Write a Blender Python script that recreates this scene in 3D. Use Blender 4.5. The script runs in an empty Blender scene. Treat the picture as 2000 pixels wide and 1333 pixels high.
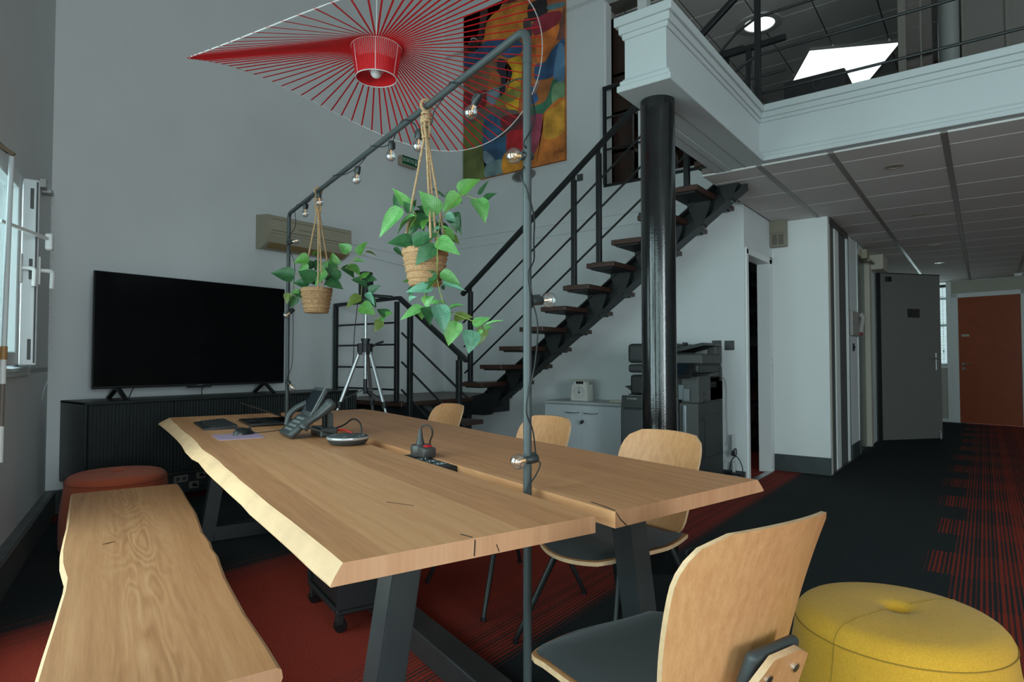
import bpy, bmesh, math, random
from math import sin, cos, pi, radians, atan2, sqrt
from mathutils import Vector, Matrix, Euler

S = bpy.context.scene
COL = S.collection
# ------------------------------------------------------------------ camera
cd = bpy.data.cameras.new('camera'); cam = bpy.data.objects.new('camera', cd); COL.objects.link(cam)
cd.sensor_width = 36.0; cd.lens = 36.0 * 1215 / 2000; cd.clip_start = 0.05; cd.clip_end = 200
cam.location = (0, 0, 1.14)
cam.rotation_euler = (radians(90) + math.atan(36.5 / 1215), 0, radians(37.2))
S.camera = cam
# ------------------------------------------------------------------ world, exposure
S.view_settings.view_transform = 'Standard'; S.view_settings.look = 'None'
S.view_settings.gamma = 1.0; S.view_settings.use_curve_mapping = False
S.view_settings.exposure = 0.50
w = bpy.data.worlds.new('sky'); S.world = w; w.use_nodes = True
bg = w.node_tree.nodes['Background']; bg.inputs[0].default_value = (0.80, 0.93, 0.98, 1); bg.inputs[1].default_value = 0.85
# ------------------------------------------------------------------ daylight through the row of windows in the left wall
LW0 = Vector((-5.52, 1.593, 0)); LWD = Vector((cos(radians(-22.7)), sin(radians(-22.7)), 0)); LWN = Vector((-LWD.y, LWD.x, 0))
WINDOWS = [(0.93, 2.16, 1.09, 2.13), (2.5, 4.3, 0.12, 2.45), (4.65, 6.30, 0.12, 2.45), (6.62, 8.40, 0.12, 2.45), (8.75, 11.4, 0.12, 2.45)]   # from, to along the wall, sill, head
WZ0, WZ1 = 1.09, 2.13
WIN_POWER = [16, 84, 84, 84, 100]
def area_light(name, loc, direction, sx, sy, power, color):
    d = bpy.data.lights.new(name, 'AREA'); d.shape = 'RECTANGLE'; d.size = sx; d.size_y = sy; d.energy = power; d.color = color
    o = bpy.data.objects.new(name, d); COL.objects.link(o); o.location = loc
    o.rotation_euler = Vector(direction).to_track_quat('-Z', 'Y').to_euler()
    return o
for k, (a, b, z0, z1) in enumerate(WINDOWS):
    p = LW0 + LWD * ((a + b) / 2) - LWN * 0.30; p.z = (z0 + z1) / 2 + 0.08
    dr = LWN.copy(); dr.z = -0.20
    area_light('daylight', p, dr, b - a + 0.1, z1 - z0 + 0.2, WIN_POWER[k], (0.80, 0.955, 1.0))
# daylight from the glazed end of the corridor
area_light('corridor_daylight', (-0.95, 14.25, 1.75), (0.15, -1, -0.15), 0.9, 1.4, 10, (0.85, 0.97, 1.0))
area_light('right_fill_light', (6.95, -1.9, 1.75), (-1, 0.42, 0.0), 2.5, 3.2, 215, (0.80, 0.955, 1.0))  # fill lamp added outside an unseen right-hand opening to brighten the TV wall
# ------------------------------------------------------------------ helpers
rnd = random.Random(7)
MATS = {}
def srgb(r, g, b):
    f = lambda c: (c / 255 / 12.92) if c / 255 <= 0.04045 else ((c / 255 + 0.055) / 1.055) ** 2.4
    return (f(r), f(g), f(b))
def nodes(name):
    m = bpy.data.materials.new(name); m.use_nodes = True
    nt = m.node_tree; b = nt.nodes['Principled BSDF']
    return m, nt, b
def N(nt, t, **kw):
    n = nt.nodes.new(t)
    for k, v in kw.items():
        if k.startswith('_'): n.inputs[int(k[1:])].default_value = v
        else: setattr(n, k, v)
    return n
def ramp(nt, fac, stops):
    r = nt.nodes.new('ShaderNodeValToRGB'); e = r.color_ramp.elements
    while len(e) < len(stops): e.new(0.5)
    for i, (p, c) in enumerate(stops):
        e[i].position = p; e[i].color = (*c, 1)
    nt.links.new(fac, r.inputs[0]); return r
def mat(name, col, rough=0.6, metal=0.0, noise=0.0, scale=40.0, bump=0.0, bscale=None, spec=0.5, coat=0.0, emit=None, estr=0.0, sheen=0.0):
    if name in MATS: return MATS[name]
    m, nt, b = nodes(name); MATS[name] = m
    b.inputs['Base Color'].default_value = (*col, 1); b.inputs['Roughness'].default_value = rough
    b.inputs['Metallic'].default_value = metal; b.inputs['Specular IOR Level'].default_value = spec
    b.inputs['Coat Weight'].default_value = coat
    if sheen: b.inputs['Sheen Weight'].default_value = sheen
    if emit: b.inputs['Emission Color'].default_value = (*emit, 1); b.inputs['Emission Strength'].default_value = estr
    if noise or bump:
        tc = N(nt, 'ShaderNodeTexCoord'); nz = N(nt, 'ShaderNodeTexNoise'); nz.inputs['Scale'].default_value = scale; nz.inputs['Detail'].default_value = 4
        nt.links.new(tc.outputs['Object'], nz.inputs['Vector'])
        if noise:
            lo = tuple(c * (1 - noise) for c in col); hi = tuple(min(1, c * (1 + noise)) for c in col)
            r = ramp(nt, nz.outputs['Fac'], [(0.3, lo), (0.7, hi)]); nt.links.new(r.outputs[0], b.inputs['Base Color'])
        if bump:
            n2 = N(nt, 'ShaderNodeTexNoise'); n2.inputs['Scale'].default_value = bscale or scale
            nt.links.new(tc.outputs['Object'], n2.inputs['Vector'])
            bp = N(nt, 'ShaderNodeBump'); bp.inputs['Strength'].default_value = bump; bp.inputs['Distance'].default_value = 0.01
            nt.links.new(n2.outputs['Fac'], bp.inputs['Height']); nt.links.new(bp.outputs[0], b.inputs['Normal'])
    return m
def wood(name, dark, mid, light, axis=0, grain=22.0, stave=0.0, figure=0.5, rough=0.45, off=0.0, cathedral=0.0):
    """timber whose grain runs along one object axis; optional glued staves of differing tone and a cathedral figure down the middle"""
    if name in MATS: return MATS[name]
    m, nt, b = nodes(name); MATS[name] = m
    L = nt.links.new
    tc = N(nt, 'ShaderNodeTexCoord'); sp = N(nt, 'ShaderNodeSeparateXYZ'); L(tc.outputs['Object'], sp.inputs[0])
    ax = ['X', 'Y', 'Z']; a = ax[axis]; o = [q for q in ax if q != a]
    def mul(sock, k, add=0.0):
        q = N(nt, 'ShaderNodeMath', operation='MULTIPLY_ADD'); q.inputs[1].default_value = k; q.inputs[2].default_value = add
        L(sock, q.inputs[0]); return q.outputs[0]
    def comb(x, y, z):
        c = N(nt, 'ShaderNodeCombineXYZ'); L(x, c.inputs[0]); L(y, c.inputs[1]); L(z, c.inputs[2]); return c.outputs[0]
    along, cr, up = sp.outputs[a], sp.outputs[o[0]], sp.outputs[o[1]]
    # wandering of the grain
    wz = N(nt, 'ShaderNodeTexNoise'); wz.inputs['Scale'].default_value = 1.0; wz.inputs['Detail'].default_value = 2
    L(comb(mul(along, 1.3, off), mul(cr, 3.5), mul(up, 3.5)), wz.inputs['Vector'])
    wob = mul(wz.outputs['Fac'], 0.10 * figure * 2, -0.10 * figure)
    cr2 = N(nt, 'ShaderNodeMath', operation='ADD'); L(cr, cr2.inputs[0]); L(wob, cr2.inputs[1])
    up2 = N(nt, 'ShaderNodeMath', operation='ADD'); L(up, up2.inputs[0]); L(wob, up2.inputs[1])
    nz = N(nt, 'ShaderNodeTexNoise'); nz.inputs['Scale'].default_value = 1.0; nz.inputs['Detail'].default_value = 5; nz.inputs['Roughness'].default_value = 0.6
    L(comb(mul(along, grain * 0.06, off * 3), mul(cr2.outputs[0], grain * 2.6), mul(up2.outputs[0], grain * 2.6)), nz.inputs['Vector'])
    fine = N(nt, 'ShaderNodeTexNoise'); fine.inputs['Scale'].default_value = 1.0; fine.inputs['Detail'].default_value = 3
    L(comb(mul(along, grain * 0.5, off), mul(cr2.outputs[0], grain * 14), mul(up2.outputs[0], grain * 14)), fine.inputs['Vector'])
    fac = N(nt, 'ShaderNodeMath', operation='MULTIPLY_ADD'); fac.inputs[1].default_value = 0.35; L(fine.outputs['Fac'], fac.inputs[0])
    half = mul(nz.outputs['Fac'], 0.75, -0.06); L(half, fac.inputs[2])
    f = fac.outputs[0]
    if cathedral:
        wv = N(nt, 'ShaderNodeTexNoise'); wv.inputs['Scale'].default_value = 1.0; wv.inputs['Detail'].default_value = 2.5
        L(comb(mul(along, 0.9, off), mul(cr, 7.0), mul(up, 1)), wv.inputs['Vector'])
        rg = N(nt, 'ShaderNodeMath', operation='SINE'); L(mul(wv.outputs['Fac'], 120.0), rg.inputs[0])
        d = N(nt, 'ShaderNodeMath', operation='ABSOLUTE'); L(cr, d.inputs[0])
        w_ = N(nt, 'ShaderNodeMapRange'); w_.inputs[1].default_value = 0.015; w_.inputs[2].default_value = 0.13; w_.inputs[3].default_value = cathedral; w_.inputs[4].default_value = 0.0
        L(d.outputs[0], w_.inputs[0])
        pr = N(nt, 'ShaderNodeMath', operation='MULTIPLY'); L(rg.outputs[0], pr.inputs[0]); L(w_.outputs[0], pr.inputs[1])
        ad = N(nt, 'ShaderNodeMath', operation='ADD'); L(f, ad.inputs[0]); L(pr.outputs[0], ad.inputs[1]); f = ad.outputs[0]
    if stave:
        fl = N(nt, 'ShaderNodeMath', operation='FLOOR'); L(mul(cr, 1 / stave, 0.37 + off), fl.inputs[0])
        wn = N(nt, 'ShaderNodeTexWhiteNoise', noise_dimensions='1D'); L(fl.outputs[0], wn.inputs['W'])
        ad = N(nt, 'ShaderNodeMath', operation='MULTIPLY_ADD'); ad.inputs[1].default_value = 0.30; L(wn.outputs[0], ad.inputs[0])
        sb = mul(f, 1.0, -0.15); L(sb, ad.inputs[2]); f = ad.outputs[0]
    r = ramp(nt, f, [(0.22, dark), (0.5, mid), (0.78, light)])
    L(r.outputs[0], b.inputs['Base Color']); b.inputs['Roughness'].default_value = rough
    bp = N(nt, 'ShaderNodeBump'); bp.inputs['Strength'].default_value = 0.12; bp.inputs['Distance'].default_value = 0.002
    L(fine.outputs['Fac'], bp.inputs['Height']); L(bp.outputs[0], b.inputs['Normal'])
    return m
def thin_glass(name, tint=(0.9, 0.97, 0.96), alpha=0.10, rough=0.02):
    if name in MATS: return MATS[name]
    m = bpy.data.materials.new(name); m.use_nodes = True; MATS[name] = m
    nt = m.node_tree; nt.nodes.clear(); L = nt.links.new
    out = N(nt, 'ShaderNodeOutputMaterial'); tr = N(nt, 'ShaderNodeBsdfTransparent'); tr.inputs[0].default_value = (*tint, 1)
    gl = N(nt, 'ShaderNodeBsdfGlossy'); gl.inputs['Roughness'].default_value = rough
    lw = N(nt, 'ShaderNodeLayerWeight'); lw.inputs[0].default_value = 0.35
    mr = N(nt, 'ShaderNodeMapRange'); mr.inputs[3].default_value = alpha; mr.inputs[4].default_value = 0.75; L(lw.outputs['Facing'], mr.inputs[0])
    mx = N(nt, 'ShaderNodeMixShader'); L(mr.outputs[0], mx.inputs[0]); L(tr.outputs[0], mx.inputs[1]); L(gl.outputs[0], mx.inputs[2]); L(mx.outputs[0], out.inputs[0])
    return m

class MB:
    """collects shapes into one mesh"""
    def __init__(s): s.bm = bmesh.new()
    def box(s, lo, hi, bevel=0.0, seg=2, M=None, mi=0):
        lo, hi = Vector(lo), Vector(hi); c = (lo + hi) / 2; d = hi - lo
        r = bmesh.ops.create_cube(s.bm, size=1.0, matrix=Matrix.Translation(c) @ Matrix.Diagonal((d.x, d.y, d.z, 1)))
        vs = r['verts']
        if bevel:
            es = list({e for v in vs for e in v.link_edges}); fs0 = set(s.bm.faces)
            rb = bmesh.ops.bevel(s.bm, geom=es, offset=bevel, segments=seg, affect='EDGES', profile=0.5)
            vs = list({v for f in rb['faces'] for v in f.verts} | {v for v in vs if v.is_valid})
        if M is not None: bmesh.ops.transform(s.bm, matrix=M, verts=vs)
        if mi:
            for f in {f for v in vs for f in v.link_faces}: f.material_index = mi
        return s
    def bar(s, a, b, w, h, up=(0, 0, 1), bevel=0.0):
        a, b = Vector(a), Vector(b); x = (b - a); l = x.length; x.normalize()
        u = Vector(up); z = u - x * u.dot(x)
        if z.length < 1e-4: z = Vector((0, 1, 0)) - x * x.y
        z.normalize(); y = z.cross(x)
        M = Matrix.Translation((a + b) / 2) @ Matrix((x, y, z)).transposed().to_4x4()
        return s.box((-l / 2, -w / 2, -h / 2), (l / 2, w / 2, h / 2), bevel, 1, M)
    def cyl(s, a, b, r0, r1=None, n=16, cap=True):
        a, b = Vector(a), Vector(b); r1 = r0 if r1 is None else r1
        q = (b - a).to_track_quat('Z', 'Y').to_matrix().to_4x4()
        bmesh.ops.create_cone(s.bm, cap_ends=cap, segments=n, radius1=r0, radius2=r1, depth=(b - a).length, matrix=Matrix.Translation((a + b) / 2) @ q)
        return s
    def sphere(s, c, r, n=16, scale=(1, 1, 1), M=None):
        m = Matrix.Translation(c) @ Matrix.Diagonal((*scale, 1))
        if M is not None: m = M @ m
        bmesh.ops.create_uvsphere(s.bm, u_segments=n, v_segments=max(6, n // 2), radius=r, matrix=m); return s
    def tube(s, pts, r, n=8, closed=False, radii=None):
        pts = [Vector(p) for p in pts]; k = len(pts); rings = []
        t0 = None; nrm = None
        for i, p in enumerate(pts):
            if closed: t = (pts[(i + 1) % k] - pts[i - 1]).normalized()
            else: t = (pts[min(i + 1, k - 1)] - pts[max(i - 1, 0)]).normalized()
            if nrm is None:
                nrm = t.orthogonal().normalized()
            else:
                nrm = (nrm - t * nrm.dot(t)); nrm.normalize()
            bi = t.cross(nrm); rr = radii[i] if radii else r
            rings.append([s.bm.verts.new(p + (nrm * cos(2 * pi * j / n) + bi * sin(2 * pi * j / n)) * rr) for j in range(n)])
        for i in range(k if closed else k - 1):
            A, B = rings[i], rings[(i + 1) % k]
            for j in range(n): s.bm.faces.new((A[j], A[(j + 1) % n], B[(j + 1) % n], B[j]))
        if not closed:
            s.bm.faces.new(rings[0][::-1]); s.bm.faces.new(rings[-1])
        return s
    def lathe(s, prof, n=32, c=(0, 0, 0), capb=True, capt=True):
        c = Vector(c); rings = []
        for r, z in prof:
            rings.append([s.bm.verts.new(c + Vector((r * cos(2 * pi * j / n), r * sin(2 * pi * j / n), z))) for j in range(n)])
        for A, B in zip(rings, rings[1:]):
            for j in range(n): s.bm.faces.new((A[j], A[(j + 1) % n], B[(j + 1) % n], B[j]))
        if capb: s.bm.faces.new(rings[0][::-1])
        if capt: s.bm.faces.new(rings[-1])
        return s
    def prism(s, poly, z0, z1, M=None):
        a = [s.bm.verts.new((x, y, z0)) for x, y in poly]; b = [s.bm.verts.new((x, y, z1)) for x, y in poly]; k = len(poly)
        s.bm.faces.new(a[::-1]); s.bm.faces.new(b)
        for i in range(k): s.bm.faces.new((a[i], a[(i + 1) % k], b[(i + 1) % k], b[i]))
        if M is not None: bmesh.ops.transform(s.bm, matrix=M, verts=a + b)
        return s
    def quad(s, pts):
        s.bm.faces.new([s.bm.verts.new(p) for p in pts]); return s
    def grid(s, P):
        """surface through a 2-d array of points"""
        V_ = [[s.bm.verts.new(p) for p in row] for row in P]
        for i in range(len(P) - 1):
            for j in range(len(P[0]) - 1): s.bm.faces.new((V_[i][j], V_[i][j + 1], V_[i + 1][j + 1], V_[i + 1][j]))
        return V_
    def mesh(s, name, m, smooth=False, angle=40):
        bmesh.ops.recalc_face_normals(s.bm, faces=s.bm.faces)
        me = bpy.data.meshes.new(name); s.bm.to_mesh(me); s.bm.free()
        for q in (m if isinstance(m, (list, tuple)) else [m]): me.materials.append(q)
        if smooth:
            me.polygons.foreach_set('use_smooth', [True] * len(me.polygons))
            me.set_sharp_from_angle(angle=radians(angle))
        return me
    def build(s, name, m, parent=None, smooth=False, loc=None, rot=None, angle=40):
        return obj(name, s.mesh(name, m, smooth, angle), parent, loc, rot)
def obj(name, me, parent=None, loc=None, rot=None):
    o = bpy.data.objects.new(name, me); COL.objects.link(o)
    if parent is not None: o.parent = parent
    if loc is not None: o.location = loc
    if rot is not None: o.rotation_euler = rot
    return o
def tag(o, label, cat, group=None):
    o['label'] = label; o['category'] = cat
    if group: o['group'] = group
    return o
def thing(name, label, cat, loc=(0, 0, 0), rz=0.0, group=None):
    o = bpy.data.objects.new(name, None); COL.objects.link(o); o.location = loc; o.rotation_euler = (0, 0, rz)
    o.empty_display_size = 0.1
    return tag(o, label, cat, group)
def struct(name, mb, m, smooth=False):
    o = mb.build(name, m, None, smooth); o['kind'] = 'structure'; return o
def stuff(o): o['kind'] = 'stuff'; return o
def copy_tree(o, parent=None):
    c = o.copy(); COL.objects.link(c)
    if parent is not None: c.parent = parent
    for ch in list(o.children): copy_tree(ch, c)
    return c
def smooth_path(pts, n=8):
    """Catmull-Rom through points"""
    P = [Vector(p) for p in pts]; P = [P[0] * 2 - P[1]] + P + [P[-1] * 2 - P[-2]]; out = []
    for i in range(1, len(P) - 2):
        a, b, c, d = P[i - 1], P[i], P[i + 1], P[i + 2]
        for k in range(n):
            t = k / n
            out.append(0.5 * ((2 * b) + (c - a) * t + (2 * a - 5 * b + 4 * c - d) * t * t + (3 * b - a - 3 * c + d) * t ** 3))
    out.append(P[-2]); return out
def text_mesh(txt, size, m, parent, loc, rot, name='lettering', depth=0.0006, align='CENTER'):
    cu = bpy.data.curves.new(name, 'FONT'); cu.body = txt; cu.size = size; cu.extrude = depth; cu.align_x = align; cu.align_y = 'CENTER'
    tmp = bpy.data.objects.new('tmp_text', cu); COL.objects.link(tmp)
    dg = bpy.context.evaluated_depsgraph_get(); me = bpy.data.meshes.new_from_object(tmp.evaluated_get(dg))
    bpy.data.objects.remove(tmp); bpy.data.curves.remove(cu)
    me.materials.clear(); me.materials.append(m); me.name = name
    return obj(name, me, parent, loc, rot)
# table frame: u runs along the table away from the near end, v across it to the right
TO = Vector((-0.975, 0.755, 0)); TA = radians(160.6)
TT = Vector((cos(TA), sin(TA), 0)); TV_ = Vector((sin(TA), -cos(TA), 0))
def W(u, v, z=0.0):
    p = TO + TT * u + TV_ * v; p.z = z; return p

# ------------------------------------------------------------------ materials
PAINT = mat('wall_paint', (0.67, 0.70, 0.70), 0.75, noise=0.02, scale=3, bump=0.05, bscale=350)
PAINT2 = mat('white_trim_paint', (0.74, 0.76, 0.75), 0.5)
TILE = mat('ceiling_tile', (0.62, 0.60, 0.57), 0.9, noise=0.05, scale=160, bump=0.15, bscale=220)
GRID = mat('ceiling_grid', (0.20, 0.175, 0.15), 0.55)
STEEL = mat('black_steel', (0.012, 0.014, 0.014), 0.42, spec=0.45, noise=0.2, scale=9)
GLOSSB = mat('black_gloss_paint', (0.009, 0.010, 0.010), 0.13, spec=0.6, noise=0.25, scale=14, bump=0.04, bscale=140)
RACKM = mat('grey_rack_tube', (0.055, 0.066, 0.068), 0.42, spec=0.5)
DARKW = wood('dark_tread_wood', (0.030, 0.014, 0.010), (0.055, 0.026, 0.018), (0.09, 0.045, 0.03), axis=1, grain=26, figure=0.3, rough=0.4)
PLAST = mat('black_plastic', (0.012, 0.013, 0.014), 0.45)
PLASTG = mat('dark_grey_plastic', (0.045, 0.05, 0.05), 0.5)
CHROME = mat('chrome', (0.75, 0.76, 0.76), 0.2, metal=1.0)
ALU = mat('brushed_aluminium', (0.52, 0.54, 0.55), 0.38, metal=0.85)
OAK = wood('oak_slab', (0.48, 0.205, 0.085), (0.62, 0.285, 0.125), (0.72, 0.37, 0.18), axis=0, grain=15, stave=0.16, figure=0.5, rough=0.48)
OAKB = wood('oak_bench', (0.40, 0.170, 0.066), (0.55, 0.255, 0.11), (0.66, 0.34, 0.16), axis=0, grain=15, figure=0.22, rough=0.48, off=3.1, cathedral=0.13)
SAP = mat('sapwood_edge', (0.70, 0.43, 0.235), 0.55, noise=0.10, scale=9, bump=0.15, bscale=20)
ENDG = wood('end_grain', (0.50, 0.225, 0.11), (0.60, 0.29, 0.15), (0.68, 0.36, 0.20), axis=2, grain=8, figure=0.6, rough=0.6)
PLY = wood('chair_ply', (0.50, 0.215, 0.085), (0.62, 0.295, 0.125), (0.72, 0.375, 0.175), axis=2, grain=26, figure=0.25, rough=0.42)
PLYE = mat('ply_edge', (0.62, 0.39, 0.22), 0.5, noise=0.1, scale=60)
FABB = mat('black_fabric', (0.011, 0.014, 0.015), 0.95, noise=0.35, scale=380, bump=0.2, bscale=500, sheen=0.15)
YEL = mat('yellow_fabric', (0.62, 0.315, 0.022), 0.95, noise=0.12, scale=260, bump=0.25, bscale=420, sheen=0.1)
ORA = mat('orange_fabric', (0.44, 0.085, 0.032), 0.95, noise=0.12, scale=260, bump=0.25, bscale=420, sheen=0.1)
JUTE = mat('jute', (0.47, 0.285, 0.145), 0.9, noise=0.25, scale=120, bump=0.35, bscale=240)
ROPE = mat('jute_rope', (0.50, 0.32, 0.17), 0.95, noise=0.3, scale=170, bump=0.5, bscale=300)
RED = mat('red_ribbon', (0.62, 0.006, 0.010), 0.6)
WHITEM = mat('white_lacquer', (0.72, 0.74, 0.73), 0.4)
SKIRT = mat('dark_skirting', (0.045, 0.055, 0.055), 0.45, noise=0.15, scale=12)
BEIGE = mat('aged_beige_plastic', (0.36, 0.33, 0.24), 0.5)
# ================================================================== THE SETTING
ZC, ZM, ZU = 2.57, 2.97, 5.02          # ceiling under the mezzanine, mezzanine floor, upper ceiling
XT, YP = -5.52, 5.835                 # TV wall plane, stair wall plane
XR = 6.6
# ---- carpet
def carpet():
    m, nt, b = nodes('carpet'); L = nt.links.new
    tc = N(nt, 'ShaderNodeTexCoord'); sp = N(nt, 'ShaderNodeSeparateXYZ'); L(tc.outputs['Object'], sp.inputs[0])
    def math_(op, a, bb=None, c=None):
        q = N(nt, 'ShaderNodeMath', operation=op)
        for i, v in enumerate((a, bb, c)):
            if v is None: continue
            if isinstance(v, (int, float)): q.inputs[i].default_value = v
            else: L(v, q.inputs[i])
        return q.outputs[0]
    row = math_('FLOOR', math_('MULTIPLY_ADD', sp.outputs['Y'], 2.13, 0.35))
    alt = math_('MULTIPLY_ADD', math_('MODULO', math_('ADD', row, 40), 2.0), 0.15, -0.075)
    wn = N(nt, 'ShaderNodeTexWhiteNoise', noise_dimensions='1D'); L(row, wn.inputs['W'])
    off = math_('MULTIPLY_ADD', wn.outputs[0], 0.05, alt)
    x2 = math_('ADD', sp.outputs['X'], off)
    # the offset only shows at the right-hand border, the left borders run straight
    sel = math_('GREATER_THAN', sp.outputs['X'], -1.0)
    x3 = math_('ADD', math_('MULTIPLY', x2, sel), math_('MULTIPLY', sp.outputs['X'], math_('SUBTRACT', 1.0, sel)))
    t = math_('MULTIPLY_ADD', x3, 1 / 8.0, 6.0 / 8.0)
    P = lambda x: (x + 6.0) / 8.0
    g = lambda v: (v, v, v)
    R = ramp(nt, t, [(0.0, g(.55)), (P(-5.22), g(.5)), (P(-5.16), g(0)), (P(-3.45), g(0)), (P(-3.05), g(.9)), (P(-2.9), g(1)), (P(-2.1), g(1)), (P(-1.75), g(.72)),
                      (P(-1.47), g(.5)), (P(-1.455), g(0)), (P(-.215), g(0)), (P(-.205), g(.36)), (P(0.0), g(.48)), (P(.25), g(.66)), (P(1.2), g(.7))])
    # stripes of yarn along Y with per-strand variation
    sx = math_('MULTIPLY', sp.outputs['X'], 1 / 0.021)
    si = math_('FLOOR', sx); w2 = N(nt, 'ShaderNodeTexWhiteNoise', noise_dimensions='2D')
    cb = N(nt, 'ShaderNodeCombineXYZ'); L(si, cb.inputs[0]); L(cb.outputs[0], w2.inputs['Vector'])
    saw = math_('ABSOLUTE', math_('SUBTRACT', math_('FRACT', sx), 0.5))
    thr = math_('ADD', math_('MULTIPLY', saw, 1.1), math_('MULTIPLY_ADD', w2.outputs['Value'], 0.28, 0.05))
    mk = math_('MULTIPLY', math_('SUBTRACT', R.outputs[0], thr), 3.5)
    mk = math_('ADD', mk, 0.35)
    cl = N(nt, 'ShaderNodeClamp'); L(math_('MULTIPLY', mk, math_('GREATER_THAN', R.outputs[0], 0.02)), cl.inputs[0])
    nz = N(nt, 'ShaderNodeTexNoise'); nz.inputs['Scale'].default_value = 160; nz.inputs['Detail'].default_value = 3; L(tc.outputs['Object'], nz.inputs['Vector'])
    rd = ramp(nt, nz.outputs['Fac'], [(0.3, (0.23, 0.028, 0.016)), (0.7, (0.36, 0.050, 0.030))])
    bk = ramp(nt, nz.outputs['Fac'], [(0.3, (0.012, 0.015, 0.016)), (0.7, (0.040, 0.048, 0.050))])
    mx = N(nt, 'ShaderNodeMix', data_type='RGBA'); L(cl.outputs[0], mx.inputs[0]); L(bk.outputs[0], mx.inputs[6]); L(rd.outputs[0], mx.inputs[7])
    L(mx.outputs[2], b.inputs['Base Color']); b.inputs['Roughness'].default_value = 0.95; b.inputs['Specular IOR Level'].default_value = 0.15
    bp = N(nt, 'ShaderNodeBump'); bp.inputs['Strength'].default_value = 0.5; bp.inputs['Distance'].default_value = 0.006
    L(nz.outputs['Fac'], bp.inputs['Height']); L(bp.outputs[0], b.inputs['Normal'])
    return m
CARPET = carpet()
struct('floor', MB().box((-7, -4.5, -0.12), (XR + 0.3, 15, 0)), CARPET)

# ---- wall with the TV, stair wall with the picture (open to the room behind above the stair)
struct('wall_far', MB().box((XT - 0.15, 1.45, 0), (XT, YP + 0.12, 5.95)), PAINT)
b = MB()
b.box((XT, YP, 0), (-3.19, YP + 0.12, 5.95))                   # full height left of the upper opening
b.box((-3.19, YP, 0), (-1.80, YP + 0.12, 2.995))              # below the opening
struct('wall_stair', b, PAINT)
struct('trim_1', MB().box((-2.80, YP + 0.005, 2.995), (-2.70, YP + 0.11, 4.95)), PAINT2)     # white post in the opening
struct('trim_2', MB().box((-3.20, YP - 0.006, 2.975), (-1.72, YP + 0.12, 3.005)), STEEL)
struct('trim_3', MB().box((-3.19, YP + 0.002, 3.005), (-3.165, YP + 0.118, 4.98)), PAINT2)
struct('wall_opening_top', MB().box((-3.19, YP, 5.02), (XR, YP + 0.12, 5.95)), PAINT)
# cable trunking lines along the stair wall and TV wall
struct('trim_4', MB().box((-5.515, YP - 0.012, 2.535), (-1.80, YP, 2.560), 0.003, 1), PAINT)
struct('trim_5', MB().box((-5.515, YP - 0.010, 2.66), (-1.80, YP, 2.674), 0.003, 1), PAINT)
struct('trim_6', MB().bar((XT + 0.008, 4.30, 2.335), (XT + 0.008, YP - 0.02, 2.215), 0.016, 0.024), PAINT)
struct('trim_7', MB().bar((XT + 0.008, 4.30, 2.42), (XT + 0.008, YP - 0.02, 2.37), 0.012, 0.012), PAINT)

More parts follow.
